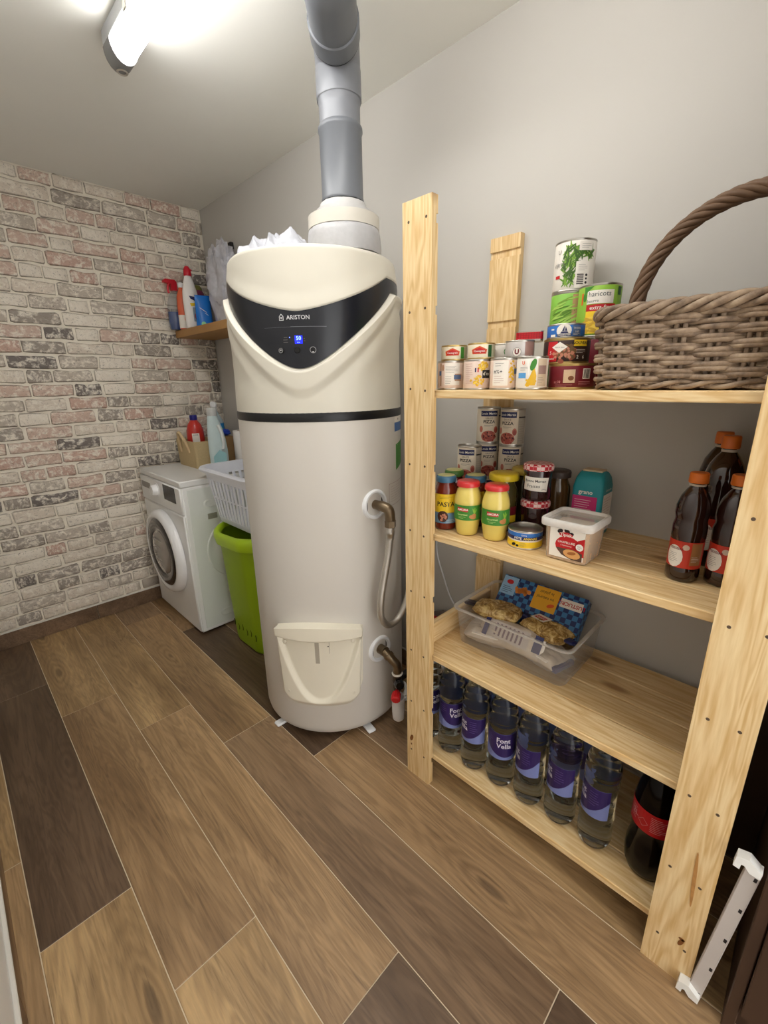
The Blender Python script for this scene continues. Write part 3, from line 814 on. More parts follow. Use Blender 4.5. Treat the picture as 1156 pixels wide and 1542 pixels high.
for x, y in ((MX0+.05, MY0+.05), (MX0+.05, MY1-.05), (MX1-.05, MY0+.05), (MX1-.05, MY1-.05)):
    G().lathe([(0, 0), (.02, 0), (.02, .006), (.012, .008), (.012, .014), (0, .014)], 16, Matrix.Translation((lx(x), ly(y), 0))).obj('foot', mat('black_rubber'), wm)

# ================================================================== HAMPER + LAUNDRY BASKET
LIME = mat('lime_plastic', (150, 182, 22), .4, var=.03)
LIMEL = mat('lime_rim', (176, 210, 34), .35, var=.03)
hm = thing('laundry_hamper', 'tall lime green plastic laundry hamper beside the washing machine', 'hamper', (1.03, 1.905, 0))
def hring(z, k=0): 
    t = z/.62
    return rrect(.142+.034*t+k, .165+.030*t+k, .085+.03*t, z, 8)
HMH = .60
g = G()
zs = [0, .006, .02]+[.02+(HMH-.02)*i/14 for i in range(1, 15)]
g.loft([hring(zs[0], -.012), hring(zs[1], -.003)]+[hring(z) for z in zs[2:]], True, False)
g.loft([hring(HMH), hring(HMH, -.004), hring(.02, -.006)], False, True)
g.obj('body', LIME, hm, 50)
rim = []
for (dz, k) in ((-.052, .004), (-.050, .012), (-.02, .018), (.0, .016), (.010, .009), (.012, .0), (.008, -.006), (-.01, -.010)):
    rim.append([(x, y, z) for x, y, z in rrect(.176+k, .195+k, .118, HMH+dz, 10)])
g = G()
for r_ in rim:
    for i, (x, y, z) in enumerate(r_): r_[i] = (x, y, z+.018*math.cos(3*math.atan2(y, x)+.7)*.5+.008*(x < 0))
g.loft(rim, False, False); g.obj('rim', LIMEL, hm, 50)
DS = mat('slot_dark', (58, 74, 10), .7)
for i in range(6):
    # small curved vents near the base, on the long side that faces the room and the one facing the heater
    for sx, x0, yy in ((0, -1, -.105+.042*i),):
        z = .085+.012*(i % 2)
        xx = -(.142+.034*z/.62)-.0006
        G().tube(curve([(xx, yy, z+.028), (xx, yy-.006, z+.012), (xx, yy-.002, z-.006)], 4), .0022, 6).obj('vent_slot', DS, hm)
for i in range(3):
    yy = -(.165+.030*.09/.62)-.0006
    G().tube(curve([(-.05+.03*i, yy, .115), (-.056+.03*i, yy, .10), (-.052+.03*i, yy, .08)], 4), .0022, 6).obj('vent_slot', DS, hm)
BASK = mat('basket_white', (236, 239, 248), .4, var=.02, sub=0)
lb = thing('laundry_basket', 'white slatted plastic laundry basket resting on the green hamper', 'basket', (1.06, 1.925, .640))
BH = .272
def bring(t, k=0): return (.155+.030*t+k, .20+.072*t+k, .07+.02*t)
b_ = bring(0)
g = G(); g.loft([rrect(*bring(0, -.004), 0, 8), rrect(*bring(0), .004, 8), rrect(*bring(.10), .03, 8), rrect(*bring(.10, -.004), .03, 8), rrect(*bring(0.02, -.004), .006, 8)], True, True)
g.obj('base_tray', BASK, lb, 50)
g = G(); g.loft([rrect(*bring(.80, -.003), BH*.80, 8), rrect(*bring(.80), BH*.80, 8), rrect(*bring(.96), BH*.97, 8), rrect(*bring(.96, .016), BH*.97-.012, 8), rrect(*bring(.97, .020), BH*.97, 8), rrect(*bring(1, .014), BH, 8), rrect(*bring(1, -.002), BH, 8), rrect(*bring(.80, -.003), BH*.80, 8)], False, False)
g.obj('rim', BASK, lb, 50)
nsl = 44
def per(t, u):
    P = rrect(*bring(t, -.002), BH*t, 8); n = len(P)
    L = [0]
    for i in range(n): L.append(L[-1]+(Vector(P[(i+1) % n])-Vector(P[i])).length)
    s = u*L[-1]
    for i in range(n):
        if s <= L[i+1]+1e-9:
            f = (s-L[i])/max(1e-9, L[i+1]-L[i]); a, b = Vector(P[i]), Vector(P[(i+1) % n]); tg = (b-a).normalized()
            return a.lerp(b, f), tg
    return Vector(P[0]), Vector((0, 1, 0))
for i in range(nsl):
    u = (i+.5)/nsl
    (a, ta), (b, tb) = per(.09, u), per(.82, u)
    w = .0085
    nrm = Vector((ta.y, -ta.x, 0)); th = .0032
    g = G(); g.loft([[tuple(p+t*sw*w+nrm*sn*th) for sw, sn in ((-1, 0), (-.6, 1), (.6, 1), (1, 0), (.6, -1), (-.6, -1))] for p, t in ((a, ta), (b, tb))])
    g.obj('slat', BASK, lb, 50)
t_ = .46
G().loft([rrect(*bring(t_, -.0045), BH*t_, 8), rrect(*bring(t_, -.001), BH*t_, 8), rrect(*bring(t_+.03, -.001), BH*(t_+.03), 8), rrect(*bring(t_+.03, -.0045), BH*(t_+.03), 8), rrect(*bring(t_, -.0045), BH*t_, 8)], False, False).obj('hoop', BASK, lb, 50)

# ================================================================== THINGS ON THE WASHING MACHINE
TZ = MH
CANVAS = mat('woven_canvas', (196, 174, 132), .85, var=.14, scale=160, bump=.7)
wbk = thing('storage_basket', 'beige woven storage basket with looped handle on the washing machine', 'basket', (1.055, 2.585, TZ))
hx, hy, hz_ = .080, .135, .150
rings = []
for k in range(13):
    z = hz_*k/12; o_ = .0015*(k % 2)
    rings.append(rrect(hx*(.94+.06*k/12)+o_, hy*(.95+.05*k/12)+o_, .018, z, 4))
rings += [rrect(hx-.006, hy-.006, .014, hz_, 4), rrect(hx-.008, hy-.008, .014, .01, 4)]
G().loft(rings, True, True).obj('body', CANVAS, wbk, 20)
G().tube(curve([(-hx*.98, -.055, .085), (-hx-.010, -.045, .14), (-hx-.022, -.02, .185), (-hx-.024, .0, .197), (-hx-.022, .02, .185), (-hx-.010, .045, .14), (-hx*.98, .055, .085)], 6), .0085, 8).obj('handle', mat('canvas_handle', (206, 180, 140), .8, var=.1, scale=200, bump=.5), wbk)
def bottle(name, label, cat, loc, prof, m, seg=32, sy=1.0, rz=0, cap=None, decos=None, group=None, fn=None):
    t = thing(name, label, cat, loc, rz, group)
    M = Matrix.Diagonal((1, sy, 1, 1))
    G().lathe(prof, seg, M, fn).obj('body', m, t, 50)
    if cap:
        cm, cprof = cap; G().lathe(cprof, 24, Matrix.Identity(4), lambda a, r, z: r*(1+.02*math.cos(20*a))).obj('cap', cm, t, 40)
    return t
fb = bearing
t = bottle('detergent_bottle', 'red detergent bottle with dark blue cap standing in the woven basket', 'bottle', (1.050, 2.60, TZ+.012),
  [(0, 0), (.044, 0), (.048, .006), (.048, .16), (.046, .19), (.036, .222), (.020, .245), (.016, .250), (0, .250)], mat('red_bottle', (196, 48, 38), .3, coat=.3),
  cap=(mat('navy_cap', (30, 30, 120), .35), [(0, .246), (.019, .246), (.020, .250), (.020, .272), (.018, .275), (0, .275)]), rz=-bearing(1.02, 2.6))
deco(t, wrap(.048), [('label', PAPER, 1, [R_(-.02, .02, .10, .175)]), ('lettering', INK, 2, [X_('LAVE', 0, .165, .012)])])
# tall pale detergent bottle with moulded handle
t = thing('softener_bottle', 'tall pale blue detergent bottle with moulded grip and clear cap', 'bottle', (1.084, 2.398, TZ), -bearing(1.088, 2.415)+.15)
SOFT = mat('pale_blue_bottle', (206, 224, 226), .35, var=.02)
rings = []
for z, w, d, off in ((0, .046, .030, 0), (.006, .050, .034, 0), (.10, .050, .034, 0), (.16, .047, .032, -.002), (.22, .040, .029, -.006), (.262, .031, .027, -.010), (.285, .026, .026, -.012), (.292, .024, .024, -.012)):
    rings.append([(off+w*math.cos(2*PI*k/28), d*math.sin(2*PI*k/28), z) for k in range(28)])
G().loft(rings).obj('body', SOFT, t, 50)
G().lathe([(0, .290), (.026, .290), (.027, .294), (.025, .330), (.023, .333), (0, .333)], 24, Matrix.Translation((-.012, 0, 0))).obj('cap', clear('clear_cap', (225, 226, 224), .55), t)
G().tube(curve([(.008, -.026, .24), (.020, -.034, .20), (.026, -.036, .15), (.022, -.036, .11)], 6), .009, 10).obj('grip', mat('grip_white', (226, 232, 230), .35), t)
deco(t, lambda s, z, e: (s, -.0347-e-.0, z), [('label', mat('aqua_label', (160, 206, 212), .4), 1, [P_((-.034, .012), (.034, .012), (.034, .085), (.0, .105), (-.034, .07))])])
# cardboard box + kitchen roll + blue trigger spray
cbx = G().box(-.03, .03, -.05, .05, 0, .165, .002).obj('cardboard_box', mat('cardboard', (150, 118, 78), .8, var=.08), None, loc=(1.175, 2.50, TZ))
tag(cbx, 'brown cardboard box behind the pale detergent bottle', 'box')
t = thing('kitchen_roll', 'white paper roll standing beside the cardboard box', 'paper roll', (1.222, 2.39, TZ))
G().lathe([(.018, 0), (.040, 0), (.042, .003), (.042, .195), (.040, .198), (.018, .198)], 32).obj('paper', mat('roll_paper', (240, 236, 232), .8, bump=.2), t)
G().lathe([(.015, 0), (.018, 0), (.018, .198), (.015, .198), (.015, 0)], 20).obj('core', mat('cardboard'), t)
t = thing('cleaning_spray', 'pale spray bottle with bright blue wrap behind the detergent bottle', 'spray bottle', (1.205, 2.66, TZ), -bearing(1.2, 2.66))
G().lathe([(0, 0), (.045, 0), (.048, .006), (.048, .20), (.045, .24), (.028, .275), (.016, .30), (.015, .325), (0, .325)], 28).obj('body', clear('pale_blue_clear', (200, 222, 232), .6), t)
G().lathe([(.0485, .12), (.0488, .122), (.0488, .225), (.0485, .227)], 28).obj('label', mat('bright_blue', (30, 140, 210), .4), t)
G().box(-.018, .018, -.06, .022, .32, .355, .007).obj('spray_head', WHITE_P, t)
G().box(-.006, .006, -.055, -.045, .27, .325, .003).obj('trigger', WHITE_P, t)
t = thing('blue_pouch', 'dark blue and green pouch on top of the cardboard box', 'pouch', (1.178, 2.50, TZ+.165))
crumple('pouch_body', mat('royal_blue', (30, 66, 176), .4), t, (0, 0, .018), (.032, .045, .020), 5.5, 24, 14, .2, .85)
crumple('green_wrap', mat('teal_green', (24, 120, 110), .4), t, (-.004, .012, .030), (.016, .018, .012), 2.5, 20, 12, .25, .9)

# ================================================================== CORNER WALL SHELF + CLEANERS
WSX, WSZ = 1.098, 1.604
ws = G().box(WSX, RX, 2.14, BY-.009, WSZ-.04, WSZ, .002).obj('wall_shelf', mat('oak_board', (176, 132, 78), .55, var=.12, scale=14), None)
tag(ws, 'short brown wooden wall shelf in the corner by the brick wall', 'wall shelf')
def trigger(parent, z, m, rot=0, nose=-.055):
    M = Matrix.Rotation(rot, 4, 'Z')
    h = G()
    h.prism([(.016, z-.03), (.016, z+.015), (.006, z+.026), (nose+.01, z+.026), (nose, z+.018), (nose, z+.008), (-.016, z+.004), (-.016, z-.03)], 'y', -.013, .013, M)
    ho = h.obj('spray_head', m, parent, 30)
    G().tube([M @ Vector(p) for p in curve([(-.024, 0, z+.006), (-.032, 0, z-.02), (-.030, 0, z-.045)], 5)], .006, 8).obj('trigger', m, ho)
RCAP = mat('red_cap', (200, 24, 44), .35)
# blue glass cleaner
t = thing('glass_cleaner', 'clear spray bottle of blue liquid with red trigger at the shelf end', 'spray bottle', (1.108, 2.768, WSZ))
def oval(prof, sx, sy): return [[(w*sx*math.cos(2*PI*k/28), w*sy*math.sin(2*PI*k/28), z) for k in range(28)] for w, z in prof]
G().loft(oval([(.040, .002), (.046, .010), (.049, .05), (.048, .095)], 1, .62)).obj('blue_liquid', mat('blue_liquid', (28, 62, 130), .15, coat=.5), t, 50)
G().loft(oval([(.043, 0), (.049, .006), (.0515, .05), (.050, .10), (.043, .15), (.026, .19), (.014, .205), (.014, .212)], 1, .62)).obj('body', clear('clear_bottle', (205, 212, 216), .10), t, 50)
trigger(t, .238, RCAP)
# orange/white bottle
t = thing('orange_cleaner', 'white and orange cleaner bottle between the blue spray and white bottle', 'bottle', (1.126, 2.712, WSZ))
G().loft(oval([(.030, 0), (.033, .005), (.033, .13), (.030, .17), (.018, .20), (.013, .21), (.013, .222)], 1, .75)).obj('body', mat('orange_bottle', (222, 104, 66), .4), t, 50)
G().loft(oval([(.0338, .006), (.0338, .075)], 1, .75), False, False).obj('label', PAPER, t, 50)
deco(t, lambda s, z, e: (s, -.0255-e-.0002+.012*(s/.033)**2, z), [('label_patch', mat('pale_orange', (236, 150, 110), .5), 1, [E_(.0, .055, .012, .016)]), ('lettering', INK, 2, [X_('WC', 0, .02, .012)])])
G().lathe([(0, .218), (.015, .218), (.015, .238), (.008, .245), (0, .245)], 20).obj('cap', WHITE_P, t)
# white bottle with red flip cap
t = thing('bleach_bottle', 'white cleaner bottle with red spout cap and yellow label', 'bottle', (1.142, 2.640, WSZ), .12)
G().loft(oval([(.040, 0), (.044, .006), (.044, .15), (.041, .19), (.030, .235), (.020, .262), (.016, .270)], 1, .62)).obj('body', mat('bleach_white', (240, 236, 232), .4), t, 50)
G().lathe([(0, .268), (.020, .268), (.021, .272), (.018, .300), (.010, .315), (0, .318)], 20).obj('cap', RCAP, t)
G().box(-.004, .026, -.005, .005, .295, .304, .002).obj('spout', RCAP, t)
ff = lambda s, z, e: (s, -.0272*math.sqrt(max(.02, 1-(s/.0445)**2))-e, z)
deco(t, ff, [('label', NAVY, 1, [P_((-.022, .165), (.026, .160), (.026, .135), (-.016, .150))]), ('label_stripe', YELLOW, 1, [P_((-.022, .128), (.026, .134), (.028, .122), (-.016, .112))]),
  ('label_panel', mat('grey_label', (150, 158, 164), .5), 1, [R_(-.010, .024, .035, .108)]), ('label_art', mat('art_red', (170, 80, 84), .5), 2, [E_(.006, .062, .010, .016)])])
# blue wipes pouch
t = thing('wipes_pouch', 'bright blue refill pouch in front of the white bottle', 'pouch', (1.178, 2.575, WSZ), -.15)
def pouch(u, v):
    w = .045*(1-.12*v); x = (u*2-1)
    th = .024*(1-v)**.6*(1-abs(x)**3)
    return (x*w, -th, .002+.165*v)
g = G().grid(pouch, 18, 14)
g.grid(lambda u, v: (lambda p: (p[0], -p[1]*.9, p[2]))(pouch(u, v)), 18, 14)
g.obj('body', mat('pouch_blue', (24, 112, 200), .35, var=.08), t, 40)
pf_ = lambda s, z, e: (s, pouch(s/.09+.5, (z-.002)/.165)[1]-e-.0006, z)
deco(t, pf_, [('label_art', mat('lime_spot', (140, 206, 150), .5), 1, [E_(-.012, .018, .013, .013)]), ('label_band', NAVY, 1, [R_(.005, .036, .010, .020)]), ('swoosh', PAPER, 1, [E_(-.005, .090, .022, .0016, -.6), E_(.01, .07, .012, .0014, -.6)])])
# purple-green bottle and clear pack behind
t = thing('purple_bottle', 'round bottle with olive cap and purple band behind the white bottle', 'bottle', (1.225, 2.745, WSZ))
G().lathe([(0, 0), (.040, 0), (.042, .005), (.042, .18), (.036, .20), (0, .20)], 28).obj('body', mat('mauve_body', (196, 184, 190), .4), t)
G().lathe([(.0, .15), (.0425, .15), (.044, .17), (.042, .205), (.034, .218), (0, .218)], 28).obj('purple_band', mat('purple_plum', (118, 40, 72), .4), t)
G().lathe([(0, .212), (.034, .212), (.034, .230), (.024, .245), (0, .250)], 28).obj('cap', mat('olive_cap', (112, 110, 50), .4), t)
# white plastic bag sagging over the shelf
bgm = clear('milky_film', (214, 214, 222), .68, .22)
t = thing('hanging_bag', 'translucent white plastic bag of bags hanging above the wall shelf', 'bag', (1.252, 2.44, WSZ))
crumple('bag_body', bgm, t, (0, 0, .20), (.062, .14, .20), 8.3, 48, 30, .30, 1, 0, 2.2)
crumple('bag_fold', bgm, t, (-.028, .06, .24), (.022, .06, .14), 4.4, 36, 24, .35, 1, 0, 2.6)
G().tube(curve([(.01, .02, .37), (.04, .03, .40), (.075, .03, .41)], 5), .006, 8).obj('bag_knot', INK, t)
hk = G().box(RX-.022, RX, 2.455, 2.485, WSZ+.395, WSZ+.43, .004).obj('wall_hook', INK, None)
tag(hk, 'small black hook on the white wall holding the plastic bag', 'hook')
# ================================================================== PANTRY SHELF
ps = thing('pantry_shelf', 'open pine pantry shelf unit with four shelves against the white wall', 'shelf unit', (1.12, .40, 0))
PX, PY = 1.12, .40
SH = (1.276, .883, .487, .110)
dados = [.09+.1965*k for k in range(9)]
def post(x0, x1, y0, y1, back, top=1.71, lean=0.0):
    pts = [(x0-PX, 0), (x0-PX, top), (x1-PX, top), (x1-PX, 0)]
    edge = []
    for z in dados:
        for zz, d in ((z-.010, 0), (z-.010, .006), (z+.010, .006), (z+.010, 0)): edge.append((zz, d))
    if back: poly = [(x0-PX, 0), (x0-PX, top), (x1-PX, top)]+[(x1-PX-d, z) for z, d in reversed(edge)]+[(x1-PX, 0)]
    else: poly = [(x1-PX, 0), (x1-PX, top), (x0-PX, top)]+[(x0-PX+d, z) for z, d in reversed(edge)]+[(x0-PX, 0)]
    g = G().prism(poly, 'y', y0-PY, y1-PY)
    g.v = [(x, y+lean*z, z) for x, y, z in g.v]
    return g.obj('post', pine('z'), ps, 0)
SCREW = mat('screw_dark', (84, 66, 50), .6)
pl = post(.904, .926, .722, .814, True, lean=.008)
prt = post(.904, .926, -.016, .079, True)
post(1.314, 1.3365, .737, .837, False)
post(1.314, 1.3365, -.016, .079, False)
Ms = Matrix.Rotation(-PI/2, 4, 'Y')
for po, yc, ln in ((pl, .768, .008), (prt, .032, 0)):
    for i, z in enumerate(dados):
        for sg in (-1, 1):
            M = Matrix.Translation((.904-PX+.001, yc+sg*.026-PY+ln*z+random.uniform(-.003, .003), z+.006+random.uniform(-.006, .006))) @ Ms
            G().lathe([(0, .0012), (.0026, .0016), (.0036, .0008), (.0036, -.001)], 10, M).obj('screw_hole', SCREW, po)
# resin streak and knots on the near post
RES = mat('resin_streak', (182, 132, 76), .5, var=.3, scale=90)
pf2 = lambda s, z, e: (.904-PX-e, s-PY, z)
deco(prt, pf2, [('resin_streak', RES, 1, [E_(.018, .30, .0034, .075, -.06)]), ('knot', mat('knot_brown', (128, 78, 34), .6), 1, [E_(.014, .115, .004, .012, .3), E_(.0135, .125, .006, .004)])])
deco(pl, pf2, [('knot', mat('knot_brown'), 1, [E_(.795, .148, .006, .014, .35), E_(.796, .122, .003, .004)])])
# shelves: four boards each, running behind the posts
bw = (1.306-.927)/4
for z in SH:
    for i in range(4):
        xa = .927+bw*i+.001; xb = .927+bw*(i+1)-.001
        xc = (xa+xb)/2
        G().box(-(xb-xa)/2, (xb-xa)/2, -.413, .413, -.020, 0, .0022).obj('shelf_board', pine('y'), ps, 0, (xc-PX, .402-PY, z))
    for yb in ((.002, .03),):
        G().box(.9215-PX, 1.318-PX, yb[0]-PY, yb[1]-PY, z-.052, z-.0201, .0015).obj('batten', pine('x'), ps, 0)
G().box(.99-PX, 1.30-PX, .40-PY, .435-PY, .068, .0899, .002).obj('batten', pine('x'), ps, 0)
G().box(.9265-PX, 1.3135-PX, .768-PY, .790-PY, .4871, .558, .002).obj('side_rail', pine('x'), ps, 0)
for z in (1.466,): pass

# ---------------------------------------------------------------- tins and jars
def tin(name, label, cat, x, y, z, r, h, wrapm, layers=(), turn=0., group=None, metal=STEEL, seg=40, margin=.005):
    t = thing(name, label, cat, (x, y, z), -bearing(x, y)+turn, group)
    G().lathe([(0, .0016), (r*.91, .0016), (r*.93, 0), (r*.985, 0), (r, .001), (r, .003), (r*.985, .0045), (r*.985, h-.0045), (r, h-.003), (r, h-.0008), (r*.985, h), (r*.945, h), (r*.93, h-.0035), (r*.80, h-.0035), (r*.78, h-.0028), (0, h-.0028)], seg).obj('shell', metal, t)
    if wrapm: G().lathe([(r*.988, margin), (r*.992, margin+.0003), (r*.992, h-margin-.0003), (r*.988, h-margin)], seg).obj('label', wrapm, t)
    deco(t, wrap(r*.993), layers)
    return t
SH1 = SH[0]
rC, hC = .0345, .0722
rr = random.Random(3)
def kernels(cs, cz, rs, rz, n, seed, size=.003):
    q = random.Random(seed); out = []
    for _ in range(n):
        a = q.uniform(0, 2*PI); d = math.sqrt(q.random()); out.append(E_(cs+rs*d*math.cos(a), cz+rz*d*math.sin(a), size*q.uniform(.7, 1.3), size*q.uniform(.6, 1.0), q.uniform(0, 3)))
    return out
YEL2 = mat('corn_yellow', (222, 176, 44), .5); YEL3 = mat('corn_light', (240, 206, 80), .5)
SKY = mat('sky_blue_print', (90, 160, 216), .5); SLATE = mat('slate_blue', (82, 104, 140), .5)
tin('food_tin', 'small tin with printed recipe text beside the left post', 'tin', .985, .731, SH1, rC, hC, PINKISH, [
  ('label_panel', PAPER, 0, [R_(-.016, .024, .012, .066)]), ('label_art', mat('tan_print', (178, 140, 110), .5), 1, [R_(-.030, -.026, .01, .066), E_(-.021, .055, .003, .008), R_(.010, .030, .022, .040)]),
  ('label_patch', SLATE, 2, [R_(-.034, -.026, .036, .047), R_(.008, .028, .026, .037)]), ('lettering', GREY_INK, 2, lines(-.014, .020, .042, .060, 5)+lines(-.014, .004, .014, .036, 5, seed=3))])
tin('food_tin', 'small tin of sweetcorn with black patch and yellow kernels', 'tin', .985, .649, SH1, rC, hC, PINKISH, [
  ('label_art', YEL2, 0, kernels(.014, .056, .013, .010, 26, 1)+kernels(.0, .022, .016, .012, 24, 2)), ('label_highlights', YEL3, 1, kernels(.014, .056, .012, .009, 14, 5, .002)+kernels(.0, .022, .014, .010, 14, 6, .002)),
  ('label_patch', INK, 2, [R_(.012, .033, .028, .047)]), ('lettering', PAPER, 3, [X_('d\'oc', .023, .038, .012)]), ('flag', NAVY, 1, [R_(-.006, -.003, .042, .052)]), ('flag_red', RED, 1, [R_(.0, .003, .042, .052)]),
  ('small_print', mat('rose_ink', (170, 110, 100), .6), 1, lines(-.032, -.010, .014, .064, 10, seed=2))])
tin('food_tin', 'small white-labelled tin between two sweetcorn tins', 'tin', .987, .5735, SH1, rC, hC, PINKISH, [
  ('label_panel', PAPER, 0, [R_(-.030, .008, .010, .066)]), ('label_art', YEL2, 0, kernels(.018, .04, .008, .024, 24, 8)), ('lettering', INK, 1, [X_('#%+', -.016, .041, .012)]+lines(-.024, -.002, .052, .062, 2)), ('small_print', mat('rose_ink'), 1, lines(-.026, .0, .014, .034, 4)),
  ('label_patch', SLATE, 2, [R_(.022, .034, .036, .048)])])
tin('food_tin', 'small sweetcorn tin with blue tag and corn cob picture', 'tin', .985, .5025, SH1, rC, hC, PAPER, [
  ('label_art', YEL2, 0, [P_((-.014, .010), (.008, .010), (.010, .030), (.004, .050), (-.004, .030))]+kernels(-.004, .018, .013, .008, 14, 3)), ('cob_leaf', GREEN, 1, [E_(.002, .054, .006, .013, -.3)]), ('label_patch', SKY, 1, [R_(-.033, -.013, .026, .037)]),
  ('side_panel', mat('beige_side', (206, 186, 160), .5), 0, [R_(.012, .036, .008, .066)]), ('side_print', mat('grey_rose', (150, 120, 112), .6), 1, [R_(.014, .034, .034, .052)]), ('lettering', ORANGE, 2, [X_('U', -.020, .058, .010, .03)]), ('small_print', GREY_INK, 1, lines(-.028, -.008, .042, .050, 3)+lines(.014, .03, .014, .028, 4))])
z1 = SH1+hC
CREAMP = mat('cream_print', (232, 222, 196), .5); LOGO_O = mat('logo_orange', (206, 78, 36), .45)
rS, hS = .0335, .0375
for y_, x_, lbl, dz in ((.727, .992, 'flat tin with orange logo and green stripe, next to the left post', 0), (.645, .992, 'flat tin with orange logo and dark green stripe on the sweetcorn tin', 1)):
    tin('flat_tin', lbl, 'tin', x_, y_, z1, rS, hS, CREAMP, [
      ('logo', LOGO_O, 0, [P_((-.022, .012), (.012, .012), (.014, .022), (-.004, .030), (-.024, .022))]), ('logo_glow', RED, 1, [P_((-.018, .014), (.009, .014), (.010, .021), (-.004, .026), (-.019, .021))]), ('lettering', PAPER, 2, [X_('Cassegrain', -.0045, .0185, .0062, .01)]),
      ('stripe', GREEN if not dz else DGREEN, 0, [R_(.017, .027, .005, .0325)]), ('back_print', mat('khaki_print', (176, 170, 140), .5), 0, [R_(.027, .05, .005, .0325)])], metal=GOLD, margin=.003)
tin('food_tin', 'small tin hidden behind the front row of tins', 'tin', 1.062, .6255, SH1, rC, hC, PINKISH)
tin('flat_tin', 'flat white tin with round green emblem between two other tins', 'tin', 1.062, .6255, z1, rS, hS, PAPER, [('emblem', GREEN, 0, ring_shape(.012, .018, .010, .002)+[E_(.012, .018, .004, .006)])], margin=.003)
tin('flat_tin', 'flat silver tin marked with a round U logo', 'tin', 1.013, .5525, z1, rS, hS+.0005, mat('silver_wrap', (206, 200, 196), .35, .3), [
   ('logo', PAPER, 1, [E_(-.006, .012, .0095, .0095)]), ('logo_ring', GREY_INK, 2, ring_shape(-.006, .012, .0098)), ('lettering', MAROON, 3, [X_('U', -.006, .012, .014, .05)]), ('side_band', mat('mauve_band', (170, 134, 124), .4, .2), 0, [R_(.012, .04, .004, .034)])], margin=.003)
rB, hB = .0505, .0548
tin('stew_tin', 'wide dark red tin with barcode standing on the shelf', 'tin', 1.050, .438, SH1, rB, hB, MAROON, [
   ('label_picture', mat('pale_pic', (206, 180, 150), .5), 0, [R_(-.012, .012, .014, .042)]), ('picture_dish', BROWN, 1, [E_(.004, .024, .006, .005)]), ('label_panel', PAPER, 0, [R_(.028, .046, .022, .044)]), ('barcode', INK, 1, barcode(.037, .033, .014, .018)),
   ('lettering', mat('pink_ink', (214, 150, 150), .5), 1, [X_('ac:38', -.026, .016, .008)]+lines(-.030, .010, .006, .011, 2)+lines(.02, .05, .008, .018, 3))], turn=-.10, metal=GOLD)
MEAT = [mat('meat_a', (150, 78, 56), .5), mat('meat_b', (112, 84, 50), .5), mat('meat_c', (196, 130, 104), .5)]
tin('stew_tin', 'wide brown stew tin with yellow NOUVEAU banner, stacked on the red tin', 'tin', 1.066, .463, SH1+hB, rB, hB, mat('stew_brown', (58, 38, 34), .4), [
   ('label_art', MEAT[0], 0, kernels(-.006, .022, .022, .018, 40, 4, .0055)), ('label_art_beans', MEAT[1], 1, kernels(-.002, .024, .020, .017, 26, 9, .004)), ('label_art_bits', MEAT[2], 2, kernels(-.008, .02, .022, .017, 22, 12, .0035)),
   ('red_field', RED, 0, [R_(-.046, -.022, .006, .048)]), ('banner', YELLOW, 3, [R_(.012, .044, .037, .050)]), ('lettering', INK, 4, [X_('NOUVEAU', .028, .0435, .0085, .02)]), ('brand_lozenge', PAPER, 3, [P_((-.034, .036), (-.017, .047), (.0, .036), (-.017, .024))]), ('brand_lettering', GREY_INK, 4, [X_('Maître Jean', -.017, .0355, .0045)]),
   ('numbers', PAPER, 4, [X_('2', .022, .014, .010, .01), X_('6', .036, .014, .010, .01)]+lines(.018, .042, .022, .031, 3)), ('small_lettering', PAPER, 3, [X_('cuisiné', -.036, .012, .006, .01), X_('5', -.037, .024, .010)])], turn=.05, metal=GOLD)
# red rectangular sardine tin
z2 = SH1+hB*2
t = thing('sardine_tin', 'flat red rectangular sardine tin on top of the stacked tins', 'tin', (1.058, .5525, z2), -bearing(1.05, .5)+.0)
g = G(); g.loft([rrect(.030, .024, .008, 0, 5), rrect(.031, .025, .009, .003, 5), rrect(.0305, .0245, .009, .020, 5), rrect(.031, .025, .009, .0225, 5), rrect(.029, .023, .008, .023, 5)])
g.obj('tin_body', STEEL, t)
G().loft([rrect(.0313, .0253, .009, .005, 5), rrect(.0309, .0249, .009, .0205, 5)], False, False).obj('red_wrap', mat('red_gingham', (196, 22, 34), .35), t)
deco(t, lambda s, z, e: (s, -.0252-e, z), [('check_lines', mat('dark_red', (140, 10, 20), .4), 1, [R_(-.026+.006*i, -.0252+.006*i, .006, .020) for i in range(9)]+[R_(-.028, .028, .009+.004*i, .0096+.004*i) for i in range(3)])])
tin('tuna_tin', 'blue round tuna tin with white sailing boat emblem', 'tin', 1.062, .4665, z2, .0405, .031, BLUE, [
   ('emblem', PAPER, 0, [E_(-.004, .016, .016, .014)]), ('boat', NAVY, 1, [P_((-.012, .010), (.006, .010), (.003, .014), (-.009, .014)), P_((-.008, .015), (-.003, .027), (-.003, .015)), P_((-.002, .015), (-.001, .025), (.003, .015))]), ('banner', NAVY, 1, [R_(-.018, .012, .004, .009)]), ('lettering', PAPER, 2, [X_('PARMENTIER', -.003, .0065, .0046, .01)]),
   ('side_panel', SLATE, 0, [R_(.014, .034, .005, .026)]), ('side_lettering', PAPER, 1, [X_('THON', .024, .020, .0056), X_('160', .024, .013, .006)]+lines(.016, .032, .006, .010, 2)), ('white_patch', PAPER, 1, [R_(-.034, -.022, .004, .009), R_(-.034, -.026, .018, .021)])], margin=.003)
rV, hV = .0493, .118
BEAN = [mat('bean_a', (92, 136, 40), .5), mat('bean_b', (128, 168, 62), .5), mat('bean_c', (62, 98, 32), .5)]
def beans(cs, cz, rs, rz, n, seed, L=.016):
    q = random.Random(seed); out = [[], [], []]
    for i in range(n):
        out[i % 3].append(E_(cs+q.uniform(-rs, rs), cz+q.uniform(-rz, rz), L*q.uniform(.7, 1.2), .0020, q.uniform(.3, 2.6)))
    return out
